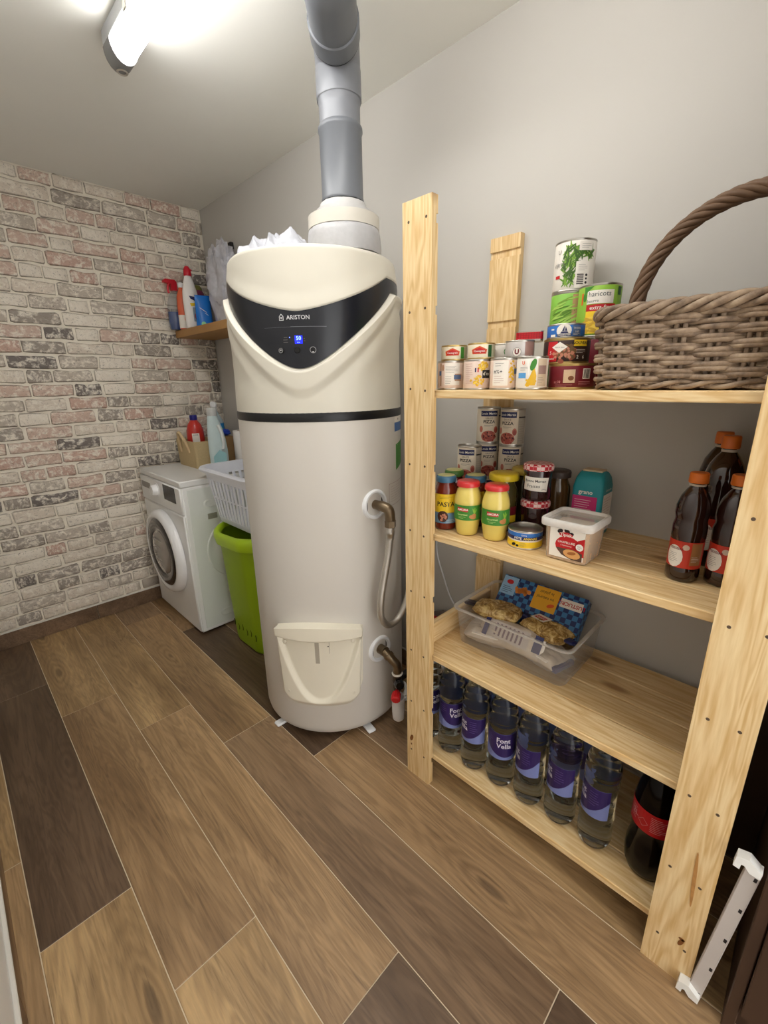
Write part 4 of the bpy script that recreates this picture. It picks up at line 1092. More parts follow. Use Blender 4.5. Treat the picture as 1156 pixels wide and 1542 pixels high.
tin('vegetable_tin', 'large tin hidden at the bottom of the bean tin stack', 'tin', 1.250, .543, SH1, rV, hV, DGREEN)
b3 = []
q = random.Random(9); bs = [[], [], []]
for i in range(36):
    bs[i % 3].append(E_(-.012+q.uniform(-.030, .022), .078+q.uniform(-.035, .024), .020, .0020, .35+q.uniform(-.25, .25)))
tin('vegetable_tin', 'large tin with bright green bean picture and black brand band', 'tin', 1.250, .543, SH1+hV, rV, hV, mat('bright_green_print', (132, 190, 70), .5), [
   ('label_art_a', BEAN[1], 0, bs[0]), ('label_art_b', BEAN[0], 1, bs[1]), ('label_art_c', mat('bean_light', (168, 208, 96), .5), 2, bs[2]), ('brand_band', INK, 3, [R_(-.05, .0, .006, .040)]), ('lettering', PAPER, 4, [X_('d\'aucy', -.018, .018, .020, .015)]), ('wood_side', mat('wood_pic', (190, 150, 110), .5), 1, [R_(.004, .030, .006, .110)])])
b1 = beans(-.008, .060, .018, .042, 90, 21, .012); b2 = beans(.024, .088, .022, .010, 40, 22, .012)
tin('vegetable_tin', 'large white green bean tin on top of the stack', 'tin', 1.250, .543, SH1+hV*2, rV, hV, PAPER, [
   ('label_art_a', BEAN[0], 0, b1[0]+b2[0]), ('label_art_b', BEAN[1], 1, b1[1]+b2[1]), ('label_art_c', BEAN[2], 2, b1[2]+b2[2]), ('label_panel', PAPER, 3, [R_(.004, .038, .006, .066), R_(.008, .042, .090, .110)]), ('barcode', INK, 4, [R_(.008, .024, .014+.0042*i, .0165+.0042*i) for i in range(6)]), ('small_print', GREY_INK, 4, lines(.010, .034, .044, .060, 4)+lines(.014, .040, .094, .106, 3)),
   ('symbols', INK, 4, [E_(.031, .035, .003, .003), E_(.031, .027, .0025, .0025), E_(.031, .018, .003, .003)]), ('red_tag', RED, 3, [R_(-.048, -.034, .032, .039)]), ('side_lettering', GREY_INK, 3, [X_('VERTS', -.040, .062, .012), X_('U', -.040, .092, .014)])], turn=.0)
tin('vegetable_tin', 'large dark tin hidden under the haricots beurre tin', 'tin', 1.205, .4535, SH1, rV-.001, hV, MAROON)
q = random.Random(31)
yb_ = [E_(-.002+q.uniform(-.026, .030), .026+q.uniform(-.018, .020), .010, .0026, q.uniform(-.5, .6)) for _ in range(46)]
tin('vegetable_tin', 'large green tin reading haricots beurre beside the wicker basket', 'tin', 1.205, .4535, SH1+hV, rV-.001, hV, LGREEN, [
   ('label_panel', PAPER, 1, [P_((-.026, .074), (.034, .074), (.034, .103), (-.026, .103))]), ('lettering', mat('dark_grey_ink', (74, 84, 84), .6), 2, [X_('haricots', .002, .0945, .0155, .0), X_('beurre', -.012, .080, .0095)]), ('red_band', RED, 1, [R_(-.026, .040, .058, .0725)]), ('red_band_lettering', PAPER, 2, [X_('extra-fins', .006, .065, .0125, .01)]),
   ('label_art', YELLOW, 1, [R_(-.026, .040, .008, .058)]), ('label_art_beans', YEL3, 2, yb_[:23]), ('label_art_beans_dark', mat('bean_gold', (206, 164, 50), .5), 3, yb_[23:]), ('green_corner', GREEN, 1, [P_((-.034, .094), (-.012, .112), (-.034, .112)), E_(-.032, .090, .005, .010)]), ('orange_mark', ORANGE, 1, [R_(-.042, -.037, .074, .100)]), ('side_panel', DGREEN, 1, [R_(.045, .058, .092, .110)])], turn=-.04)

# ---------------------------------------------------------------- wicker basket
wk = thing('wicker_basket', 'large weathered wicker basket with arched twisted handle on the top shelf', 'basket', (1.104, .158, SH1))
WK = wicker_mat(); WKD = mat('wicker_dark', (104, 78, 56), .6, var=.25, scale=50)
bhx, bhy, bhz = .150, .196, .148
def bpath(n, k=0, kz=0):
    P = [Vector(p) for p in rrect(bhx+k, bhy+k, .05, 0, 12)]; m = len(P); L = [0]
    for i in range(m): L.append(L[-1]+(P[(i+1) % m]-P[i]).length)
    out = []; i = 0
    for j in range(n):
        s = L[-1]*j/n
        while s > L[i+1]: i += 1
        f = (s-L[i])/max(1e-9, L[i+1]-L[i]); p = P[i].lerp(P[(i+1) % m], f); t = (P[(i+1) % m]-P[i]).normalized()
        out.append((p, Vector((t.y, -t.x, 0))))
    return out
NS = 26; NP = NS*10
bp = bpath(NP)
rows = 10
for j in range(rows):
    for strand in (0, 1):
        z = .021+.0112*j+strand*.0045
        g = G(); pts = []; rad = []
        for i, (p, nrm) in enumerate(bp):
            t = i/10
            off = .0078*math.cos(PI*(t+j+strand)); flare = 1+.05*z/bhz
            pts.append(((p.x+nrm.x*off)*flare, (p.y+nrm.y*off)*flare, z+.0024*noise.noise((i*.035, j*3.1, strand*7.0))))
            rad.append(.0050+.0014*noise.noise((i*.07, j*5.0, 2+strand)))
        g.tube(pts, rad, 7, closed=True).obj('weaver', WK, wk, 60)
for i in range(NS):
    p, nrm = bp[i*10]
    for dd in (-.006, .006):
        tg = Vector((-nrm.y, nrm.x, 0))
        a = p+tg*dd
        G().tube([(a.x, a.y, .004), (a.x*1.05, a.y*1.05, bhz-.008)], .0044, 6).obj('stake', WK, wk, 60)
def braid(zc, k, rr_, tube_r, n_str, turns, name, m=WK):
    pp = bpath(220, k)
    for s in range(n_str):
        pts = []
        for i, (p, nrm) in enumerate(pp):
            a = 2*PI*(turns*i/220+s/n_str)
            pts.append((p.x+nrm.x*rr_*math.cos(a), p.y+nrm.y*rr_*math.cos(a), zc+rr_*math.sin(a)))
        G().tube(pts, tube_r, 7, closed=True).obj(name, m, wk, 60)
braid(.140, .010, .0088, .0062, 4, 11, 'rim_strand')
braid(.010, .002, .005, .0046, 2, 12, 'base_strand')
G().loft([rrect(bhx-.004, bhy-.004, .046, .003, 8), rrect(bhx-.004, bhy-.004, .046, .009, 8)]).obj('base', WKD, wk)
arch = []
for i in range(121):
    a = PI*i/120
    arch.append(Vector((0.0, .182*math.cos(a), .125+.212*math.sin(a)**.82)))
for s in range(6):
    pts = []
    for i, p in enumerate(arch):
        a_ = arch[max(0, i-1)]; b_2 = arch[min(120, i+1)]; tg = (b_2-a_).normalized(); nn = Vector((1, 0, 0)); w = tg.cross(nn)
        an = 2*PI*(4.5*i/120+s/6)
        pts.append(tuple(p+nn*.0096*math.cos(an)+w*.0096*math.sin(an)))
    G().tube(pts, .0062, 8).obj('handle_strand', WKD, wk, 60)

# ---------------------------------------------------------------- second shelf
S2 = SH[1]
def jar(name, label, cat, x, y, z, prof, m, lid_m, lid, layers=(), lr=None, turn=0., group=None, fn=None, lid_top=None):
    t = thing(name, label, cat, (x, y, z), -bearing(x, y)+turn, group)
    G().lathe(prof, 40, fn=fn).obj('body', m, t, 50)
    r, z0, z1_ = lid
    l = G().lathe([(0, z1_-.001), (r*.84, z1_), (r*.95, z1_-.002), (r, z1_-.006), (r, z0+.003), (r*.985, z0), (r*.90, z0), (0, z0)], 40).obj('lid', lid_m, t, 40)
    if lid_top: G().lathe([(0, z1_+.0004), (r*.80, z1_+.0006), (r*.86, z1_-.0002)], 32).obj('lid_print', lid_top, l)
    if lr: deco(t, wrap(lr), layers)
    return t
SAUCE = mat('tomato_sauce', (112, 34, 20), .14, coat=.6, var=.15, scale=60)
MUST = mat('mustard_sauce', (224, 202, 104), .2, coat=.6, var=.04)
BLID = mat('blue_lid', (66, 112, 142), .35); RLID = mat('red_lid', (206, 48, 50), .3, coat=.3); GLID = mat('green_lid', (78, 122, 50), .35); YLID = mat('yellow_lid', (214, 186, 40), .35)
PRINT_L = mat('lid_cream_print', (200, 196, 130), .45)
sauce_prof = lambda r, h: [(0, .003), (r*.85, .001), (r*.96, .004), (r, .010), (r, h*.68), (r*.96, h*.77), (r*.82, h*.84), (r*.76, h*.88), (r*.76, h*.97), (0, h*.97)]
def pasta_layers(r): return [('label', YELLOW, 0, [R_(-.052, .030, .052, .108)]), ('label_lower', mat('steel_blue', (104, 142, 170), .5), 0, [R_(-.052, .030, .022, .054)]), ('lettering', INK, 1, [X_('PASTA', -.012, .078, .018, .02)]+lines(-.03, .01, .094, .102, 2)), ('label_art', mat('dish_dark', (70, 40, 30), .5), 1, [E_(-.020, .042, .016, .017)]), ('label_art_pasta', MEAT[2], 2, kernels(-.020, .040, .011, .010, 16, 3)), ('small_print', PAPER, 2, lines(-.01, .024, .024, .034, 3))]
jar('sauce_jar', 'pasta sauce jar with blue lid and yellow label, beside the left post', 'jar', .999, .748, S2, sauce_prof(.0335, .155), SAUCE, BLID, (.0285, .140, .158), pasta_layers(.0335), .0338, turn=.35, lid_top=PRINT_L)
jar('sauce_jar', 'sauce jar with green lid behind the blue-lidded jar', 'jar', 1.078, .778, S2, sauce_prof(.0335, .155), SAUCE, GLID, (.0285, .140, .158), pasta_layers(.0335), .0338, lid_top=PRINT_L)
jar('sauce_jar', 'sauce jar with blue lid behind the mustard jar', 'jar', 1.080, .702, S2, sauce_prof(.0345, .150), SAUCE, BLID, (.031, .133, .152), pasta_layers(.0345), .0348, lid_top=PRINT_L)
mprof = [(0, .003), (.026, .001), (.029, .004), (.0305, .012), (.0350, .042), (.0368, .048), (.0366, .090), (.0374, .094), (.0368, .101), (.0345, .114), (.0300, .128), (.0275, .134), (.0275, .142), (0, .142)]
MLAB = [('label', GREEN, 0, [R_(-.056, .056, .048, .090)]), ('brand_lozenge', RED, 1, [P_((-.034, .074), (-.004, .072), (-.002, .081), (-.034, .085))]), ('lettering', PAPER, 2, [X_('AMORA', -.018, .078, .0085, .02)]), ('title', mat('pale_green_ink', (206, 226, 150), .5), 1, [X_('Gourmet', -.019, .064, .0078, .01)]+lines(-.030, -.008, .052, .059, 2)),
        ('label_art', mat('hazel_art', (190, 128, 72), .5), 1, [E_(.010, .058, .010, .006, -.2), E_(.014, .062, .006, .006)]), ('label_leaves', LGREEN, 1, [E_(.012, .074, .0016, .009, .3), E_(.015, .075, .0016, .010, -.1), E_(.018, .073, .0016, .008, -.5)]), ('small_print', PAPER, 1, lines(.032, .046, .054, .084, 7))]
flute = lambda a, r, z: r*(1+.012*math.cos(16*a)) if .01 < z < .042 else r
for x, y, lb_, tn in ((.998, .671, 'mustard sauce jar with red lid, standing by the pasta sauce jar', .12), (1.010, .590, 'mustard sauce jar with red lid, standing by the pineapple tin', .30)):
    jar('mustard_jar', lb_, 'jar', x, y, S2, mprof, MUST, RLID, (.0318, .138, .153), MLAB, .0371, turn=tn, fn=flute)
PICK = mat('pickle_green', (70, 62, 30), .15, coat=.6, var=.25, scale=40)
jar('pickle_jar', 'dark pickle jar with wide yellow lid behind the mustard jar', 'jar', 1.100, .622, S2, sauce_prof(.0425, .158), PICK, YLID, (.0415, .146, .166), [('label', MAROON, 0, [R_(-.02, .045, .05, .075)]), ('label_panel', YELLOW, 0, [R_(-.02, .045, .03, .05)])], .0428)
jar('pickle_jar', 'second yellow-lidded pickle jar further back under the tomato tins', 'jar', 1.191, .606, S2, sauce_prof(.040, .162), PICK, mat('dull_yellow_lid', (188, 166, 70), .4), (.038, .150, .170))
JAM = mat('jam_dark', (46, 20, 24), .12, coat=.8)
ging, nt, out = new_mat('gingham')
p_ = N(nt, 'ShaderNodeBsdfPrincipled'); nt.links.new(p_.outputs[0], out.inputs[0]); setin(p_, Roughness=.35)
ck = N(nt, 'ShaderNodeTexChecker'); ck.inputs['Scale'].default_value = 105.0; nt.links.new(coords(nt, (1, 1, 1), offset_random=False), ck.inputs['Vector'])
ck.inputs[1].default_value = lin((188, 34, 48)); ck.inputs[2].default_value = lin((232, 200, 196)); nt.links.new(ck.outputs[0], p_.inputs['Base Color'])
jprof = [(0, .003), (.033, .001), (.0365, .004), (.038, .012), (.0365, .05), (.038, .078), (.037, .084), (.035, .087), (0, .087)]
for k, lbl in ((0, 'strawberry jam jar with gingham lid, underneath another jam jar'), (1, 'strawberry jam jar with gingham lid, stacked on another jam jar')):
    jar('jam_jar', lbl, 'jar', 1.117+.002*k, .531, S2+.1005*k, jprof, JAM, ging, (.0395, .083, .1005), [('label', PAPER, 0, [P_((-.034, .032), (.030, .028), (.034, .066), (-.034, .068))]), ('lettering', INK, 1, [X_('Bonne Maman', -.002, .057, .0098, .01), X_('Fraises', -.006, .043, .0125), X_('370 g', .022, .035, .006)])] if k else [], .0383, turn=-.1)
jar('pickle_jar', 'brown glass jar with dark lid behind the jam jars', 'jar', 1.205, .512, S2, sauce_prof(.0355, .165), mat('brown_glass', (74, 52, 26), .15, coat=.6), mat('dark_lid', (62, 50, 44), .5), (.034, .152, .172))
# pineapple tin
tin('pineapple_tin', 'flat round tin with blue and yellow pineapple label', 'tin', 1.023, .507, S2, .0435, .049, PAPER, [
   ('blue_band', BLUE, 0, [R_(-.09, .09, .033, .044)]), ('navy_band', NAVY, 1, [R_(-.09, .09, .025, .034)]), ('yellow_band', YELLOW, 0, [R_(-.09, .09, .005, .021)]), ('lettering', PAPER, 2, [X_('PÂTE', -.017, .0295, .0085, .02), X_('Extra', -.002, .0385, .006)]), ('title', YEL3, 2, [X_('ANANAS', .014, .0295, .0085, .02)]), ('label_art', INK, 1, [E_(-.028, .012, .006, .004, .4), E_(-.018, .010, .004, .003)]), ('small_print', GREY_INK, 1, lines(-.012, .006, .007, .019, 4))], margin=.003)
# breadcrumb tub
t = thing('breadcrumb_tub', 'square clear tub of breadcrumbs with white lid rim and red label', 'tub', (1.030, .384, S2), .0)
CRUMB = mat('breadcrumbs', (212, 172, 128), .8, var=.22, scale=260, bump=.8)
G().loft([rrect(.049, .046, .012, .002, 5), rrect(.053, .050, .013, .078, 5)]).obj('crumbs', CRUMB, t)
g = G(); g.loft([rrect(.046, .044, .012, 0, 5), rrect(.051, .048, .013, .003, 5), rrect(.056, .053, .014, .088, 5)], True, False); g.obj('tub_wall', clear('tub_plastic', (236, 228, 216), .22, .2), t, 40)
g = G(); g.loft([rrect(.056, .053, .014, .084, 5), rrect(.0635, .0605, .016, .084, 5), rrect(.065, .062, .017, .088, 5), rrect(.065, .062, .017, .099, 5), rrect(.063, .060, .016, .102, 5), rrect(.058, .055, .015, .102, 5), rrect(.056, .053, .014, .095, 5)], False, False); g.obj('lid_rim', clear('lid_plastic', (240, 236, 230), .66, .25), t, 40)
G().loft([rrect(.0562, .0532, .014, .0945, 5), rrect(.0562, .0532, .014, .0958, 5)]).obj('lid_window', clear('lid_window', (232, 226, 216), .14, .12), t, 40)
tl = lambda s, z, e: (-.0512-.0052*(z/.088)-e-.0006, -s, z)
deco(t, tl, [('label', PAPER, 0, [P_((-.036, .010), (.044, .010), (.046, .082), (-.036, .082))]), ('label_red', RED, 1, [E_(.008, .042, .030, .024), P_((.010, .022), (.0455, .022), (.0455, .068), (.030, .060))]), ('label_dark', mat('label_brown', (84, 62, 50), .5), 2, [P_((-.020, .034), (-.006, .018), (.018, .010), (.042, .010), (.042, .030), (.020, .036))]), ('label_art', mat('cutlet', (214, 158, 96), .5), 3, [E_(.018, .024, .020, .011, -.1)]), ('label_art_shade', mat('cutlet_dark', (160, 98, 48), .5), 4, [E_(.018, .026, .010, .004, .2)]),
   ('brand_shape', mat('brand_black', (34, 26, 28), .5), 2, [E_(-.012, .076, .007, .005, .5), E_(.004, .078, .007, .005, -.4), E_(.014, .073, .006, .004, .2)]), ('brand_red', RED, 3, [E_(.002, .069, .016, .006)]), ('lettering', PAPER, 4, [X_('Tipiak', .002, .0685, .011, .02), X_('CHAPELURE', .004, .050, .0075, .01), X_('à l\'ancienne', .004, .0425, .0056)]), ('seal', PAPER, 4, [E_(.035, .045, .0085, .0085)]), ('seal_print', GREY_INK, 5, lines(.029, .041, .040, .050, 4))])
# teal flour bag
t = thing('flour_bag', 'teal paper bag with pink panel behind the breadcrumb tub', 'bag', (1.232, .425, S2), .02)
TEAL = mat('teal_paper', (32, 134, 142), .5, var=.08)
g = G(); g.loft([rrect(.040, .038, .006, 0, 3), rrect(.042, .040, .008, .01, 3), rrect(.042, .040, .008, .135, 3), rrect(.036, .037, .010, .158, 3), rrect(.022, .032, .008, .172, 3), rrect(.014, .028, .006, .176, 3)]); g.obj('body', TEAL, t, 30)
G().box(-.018, .018, -.026, .026, .174, .180, .002).obj('folded_top', mat('bag_fold_print', (190, 170, 140), .6), t)
deco(t, lambda s, z, e: (-.0424-e, -s, z), [('pink_panel', mat('magenta_print', (190, 42, 108), .5), 0, [R_(-.036, .028, .02, .112)]), ('lettering', PAPER, 1, [X_('grano', -.003, .123, .016, .02)]+lines(-.03, .02, .06, .104, 7, .001))])
deco(t, lambda s, z, e: (s, -.0404-e, z), [('white_panel', PAPER, 0, [R_(-.034, .036, .012, .118)]), ('panel_print', mat('rose_print', (190, 150, 150), .6), 1, lines(-.028, .032, .02, .11, 12, .001)), ('lettering', PAPER, 1, [X_('blé tendre', .002, .128, .010)])])
# pizza sauce tins, three-high stacks at the back
PZ = mat('pizza_cream', (222, 210, 190), .5); TOM = [mat('tomato_a', (158, 70, 58), .5), mat('tomato_b', (188, 110, 90), .5), mat('tomato_c', (74, 30, 28), .5)]
def pizza(x, y, lvl, label, turn=0.):
    r, h = .0372, .111
    tin('tomato_tin', label, 'tin', x, y, S2+h*lvl, r, h, PZ, [
      ('brand_band', NAVY, 0, [R_(-.030, .024, .084, .101)]), ('brand_lettering', PAPER, 1, [X_('Louis Martin', -.003, .0925, .0098, .01)]), ('lettering', INK, 1, [X_('SAUCE', -.003, .078, .0075), X_('PIZZA', -.003, .067, .0135, .02)]+lines(-.018, .012, .052, .058, 2)),
      ('label_art', TOM[1], 0, [E_(-.003, .022, .024, .018), E_(-.028, .044, .006, .010), E_(.020, .042, .007, .011)]), ('label_art_tomato', TOM[0], 1, kernels(-.003, .022, .022, .015, 26, lvl+3, .0042)+[E_(.020, .040, .005, .008)]), ('label_art_olives', TOM[2], 2, kernels(-.003, .02, .020, .014, 9, lvl+9, .0026)),
      ('side_panel', mat('side_grey', (168, 158, 142), .5), 0, [R_(.030, .060, .006, .106)]), ('side_print', GREY_INK, 1, lines(.032, .056, .012, .075, 9)), ('side_band', INK, 1, [R_(.031, .06, .083, .087)])], turn=turn, group=None)
pizza(1.262, .781, 0, 'pizza sauce tin hidden at the bottom of the stack by the rear post')
pizza(1.262, .781, 1, 'pizza sauce tin in the middle of the stack by the rear post', .25)
pizza(1.262, .781, 2, 'pizza sauce tin topmost of the stack by the rear post', .12)
pizza(1.252, .690, 0, 'pizza sauce tin hidden at the bottom of the stack behind the yellow lids')
pizza(1.252, .690, 1, 'pizza sauce tin under another one, above the yellow jar lids', .08)
pizza(1.252, .690, 2, 'pizza sauce tin topmost of the stack above the yellow jar lids', -.35)
pizza(1.163, .783, 0, 'pizza sauce tin hidden under the shortest stack')
pizza(1.163, .783, 1, 'pizza sauce tin topmost of the shortest stack, above the green-lidded jar', -.25)
# syrup bottles
SYR = mat('dark_syrup', (44, 20, 12), .10, coat=.8, var=.2, scale=30)
OCAP = mat('orange_cap', (214, 110, 34), .4)
def syrup(x, y, label, k=1.0, turn=0, wide=1.0, group=None):
    t = thing('syrup_bottle', label, 'bottle', (x, y, S2), -bearing(x, y)+turn, group)
    r = .031*wide
    pr_ = [(0, .004), (r*.80, .0), (r*.97, .004), (r, .012), (r, .026), (r*.97, .030), (r*.97, .092), (r, .097), (r*1.0, .120), (r*.92, .130), (r*.93, .136), (r*1.0, .146), (r*.97, .162), (r*.80, .182), (r*.55, .196), (r*.38, .203), (.0125, .207), (.0125, .213), (0, .213)]
    pr_ = [(a, z*k) for a, z in pr_]
    G().lathe(pr_, 40, fn=lambda a, rr2, z: rr2*(1+.025*noise.noise((math.cos(a)*7, math.sin(a)*7, z*90))) if .10*k < z < .18*k else rr2).obj('body', SYR, t, 60)
    G().lathe([(0, .210*k), (.0165, .210*k), (.0172, .213*k), (.0165, .229*k), (.015, .231*k), (0, .231*k)], 30, fn=lambda a, rr2, z: rr2*(1+.02*math.cos(30*a))).obj('cap', OCAP, t, 30)
    G().lathe([(0, .204*k), (.0145, .204*k), (.0150, .208*k), (0, .208*k)], 24).obj('neck_ring', mat('neck_clear', (190, 178, 160), .3), t)
    fw_ = wrap(r*.975)
    deco(t, fw_, [('label', mat('label_red_orange', (196, 54, 34), .4), 0, [R_(-PI*r, PI*r, .032*k, .090*k)]), ('label_panel', PAPER, 1, [E_(-.012, .056*k, .017, .024*k, .1)]), ('lettering', mat('dark_red_ink', (110, 26, 30), .5), 2, [X_('TEISSEIRE', -.010, .073*k, .0068, .02)]), ('small_print', GREY_INK, 2, lines(-.022, -.002, .042*k, .064*k, 6)), ('emblem', mat('pale_tan', (206, 180, 160), .5), 2, [E_(.008, .078*k, .006, .006)]), ('side_panel', mat('side_brown', (160, 110, 66), .4), 1, [R_(.018, .040, .040*k, .088*k)]), ('side_print', PAPER, 2, lines(.020, .036, .046*k, .060*k, 4))])
    return t
syrup(1.063, .164, 'dark syrup bottle with orange cap standing clear of the right post', 1.0, -.25)
syrup(1.086, .098, 'dark syrup bottle with orange cap half hidden by the right post', 1.0, -.30)
syrup(1.195, .140, 'larger dark syrup bottle with orange cap behind the two small ones', 1.27, 0, 1.25)
syrup(1.272, .163, 'larger dark syrup bottle furthest back against the wall', 1.27, 0, 1.20)
syrup(1.215, .052, 'larger dark syrup bottle behind the right post', 1.22, 0, 1.25)

# ---------------------------------------------------------------- third shelf: clear box with packs
S3 = SH[2]
bx = thing('clear_box', 'open transparent plastic storage box on the third shelf', 'storage box', (1.165, .550, S3))
CB = clear('box_plastic', (232, 226, 218), .10, .10)
g = G(); g.loft([rrect(.112, .166, .022, .0, 6), rrect(.118, .173, .024, .004, 6), rrect(.130, .184, .026, .122, 6)], True, False)
g.obj('box_wall', CB, bx, 50)
g = G(); g.loft([rrect(.127, .181, .024, .121, 6), rrect(.137, .191, .028, .121, 6), rrect(.138, .192, .028, .124, 6), rrect(.136, .190, .028, .127, 6), rrect(.128, .182, .024, .126, 6)], False, False)
g.obj('box_rim', clear('box_rim', (226, 220, 212), .40, .15), bx, 50)
# LUSTUCRU carton leaning at the back
def tilted(name, label, cat, loc, rx, ry, rz):
    t = thing(name, label, cat, loc); t.rotation_euler = (rx, ry, rz); return t
plaid, nt, out = new_mat('blue_plaid')
p_ = N(nt, 'ShaderNodeBsdfPrincipled'); nt.links.new(p_.outputs[0], out.inputs[0]); setin(p_, Roughness=.4)
ck = N(nt, 'ShaderNodeTexChecker'); ck.inputs['Scale'].default_value = 62.0; nt.links.new(coords(nt, (1, 1, 1), offset_random=False), ck.inputs['Vector'])
ck.inputs[1].default_value = lin((24, 44, 96)); ck.inputs[2].default_value = lin((58, 122, 176)); nt.links.new(ck.outputs[0], p_.inputs['Base Color'])
t = tilted('pasta_carton', 'blue plaid pasta carton with yellow panel lying upside down in the clear box', 'carton', (1.197, .550, S3+.050), 0, .70, 0)
G().box(-.020, .020, -.140, .140, 0, .142, .002).obj('carton', plaid, t, 0)
pcf = lambda s, z, e: (-.020-e, -s, z)
deco(t, pcf, [('yellow_panel', mat('carton_yellow', (232, 172, 44), .5), 0, [R_(-.022, .058, .062, .138)]), ('panel_lettering', INK, 1, [X_('le plaisir', .016, .122, .014, 0, PI), X_('au naturel', .016, .104, .014, 0, PI)]), ('panel_art', ORANGE, 1, [E_(.040, .084, .012, .006, .4)]),
   ('brand_panel', PAPER, 0, [R_(.064, .132, .094, .122)]), ('lettering', RED, 1, [X_('LUSTUCRU', .098, .108, .0165, .02, PI)]), ('side_panel', mat('sky_panel', (150, 190, 222), .5), 0, [R_(-.138, -.086, .075, .138)]), ('side_art', mat('pasta_orange', (226, 140, 60), .5), 1, kernels(-.060, .100, .026, .012, 16, 7, .007)), ('side_marks', RED, 2, [E_(-.112, .12, .012, .008)]), ('side_text', NAVY, 2, lines(-.132, -.094, .08, .105, 4, .0015))])
def pillow(name, m, parent, size, seed, loc=(0, 0, 0), rx=0, ry=0, rz=0):
    g = G()
    def f(sg):
        def fn(u, v):
            x, y = u*2-1, v*2-1
            th = (max(0, 1-x**4)*max(0, 1-y**4))**.6
            n_ = noise.noise((x*2.5+seed, y*2.5, sg*2.0))*.35+noise.noise((x*7+seed, y*7, sg))*.14
            return (x*size[0], y*size[1]*(1-.08*x*x), sg*size[2]*th*(1+n_))
        return fn
    g.grid(f(1), 28, 22); g.grid(f(-1), 28, 22)
    o = g.obj(name, m, parent, 30, loc); o.rotation_euler = (rx, ry, rz)
    return o
GRAT, nt, out = new_mat('golden_food_bag')
p_ = N(nt, 'ShaderNodeBsdfPrincipled'); nt.links.new(p_.outputs[0], out.inputs[0]); setin(p_, Roughness=.18)
nz = N(nt, 'ShaderNodeTexNoise'); setin(nz, Scale=42.0, Detail=5.0, Roughness=.7, Distortion=1.2); nt.links.new(coords(nt), nz.inputs['Vector'])
nt.links.new(ramp(nt, nz.outputs[0], [(.28, lin((70, 50, 32))), (.45, lin((150, 116, 62))), (.6, lin((206, 178, 116))), (.75, lin((232, 214, 170)))]), p_.inputs['Base Color'])
FOIL = mat('foil_bag', (196, 184, 168), .28, .35, var=.25, scale=30, bump=.4)
INDIGO = mat('indigo_film', (40, 42, 92), .3)
# lower row of silvery packs
for (x, y, rz_, lb_, sd) in ((1.110, .640, .2, 'silvery food pack with white nutrition panel lying at the bottom of the clear box', 1.0), (1.125, .470, -.25, 'silvery food pack with dark blue end lying at the bottom of the clear box', 4.0)):
    t = tilted('food_pack', lb_, 'food pack', (x, y, S3+.036), 0, 0, rz_)
    pillow('pack_body', FOIL, t, (.052, .078, .026), sd)
    pf3 = lambda s, z, e: (-.0545-e-.0, -s, z-.012)
    G().box(-.046, -.020, -.050, .045, .021, .0265, .001, Matrix.Rotation(-.25, 4, 'Y')).obj('nutrition_panel', PAPER, t)
    G().box(-.050, .030, -.083, -.066, -.008, .010, .003).obj('sealed_end', INDIGO, t)
t = tilted('food_pack', 'grey striped label pack pressed against the front of the clear box', 'food pack', (1.092, .560, S3+.066), .0, -.95, .0)
pillow('pack_body', FOIL, t, (.040, .105, .012), 7.0)
deco(t, lambda s, z, e: (z-.05, -s, .0128+e), [('label', mat('grey_label_film', (190, 180, 172), .4), 1, [R_(-.07, .06, .028, .078)]), ('label_print', mat('mauve_print', (120, 100, 110), .5), 2, [R_(-.05+.014*i, -.044+.014*i, .034, .072) for i in range(7)]), ('label_patch', INDIGO, 2, [R_(-.088, -.072, .02, .085), R_(.075, .10, .03, .08)])])
t = tilted('food_pack', 'clear bag of golden baked snacks with dark tie on top of the packs', 'food pack', (1.145, .640, S3+.101), .05, .12, .25)
pillow('pack_body', GRAT, t, (.050, .075, .024), 2.0)
G().box(-.016, .016, .070, .110, -.005, .006, .004).obj('twisted_end', mat('dark_film', (52, 44, 52), .3), t)
t = tilted('food_pack', 'golden snack bag with red and white label beside the plaid carton', 'food pack', (1.150, .478, S3+.096), -.06, .10, -.30)
pillow('pack_body', GRAT, t, (.046, .074, .024), 5.0)
deco(t, lambda s, z, e: (z, s, .0265+e), [('label', PAPER, 1, [R_(.0, .05, -.02, .022)]), ('label_red', RED, 2, [R_(.008, .044, -.010, .010)]), ('lettering', PAPER, 3, [X_('GRILL', .026, 0, .012, .02, PI)])])
G().box(-.014, .014, -.098, -.068, -.004, .006, .004).obj('twisted_end', NAVY, t)
G().box(-.012, .014, .066, .092, -.004, .016, .004).obj('blue_clip', NAVY, t)

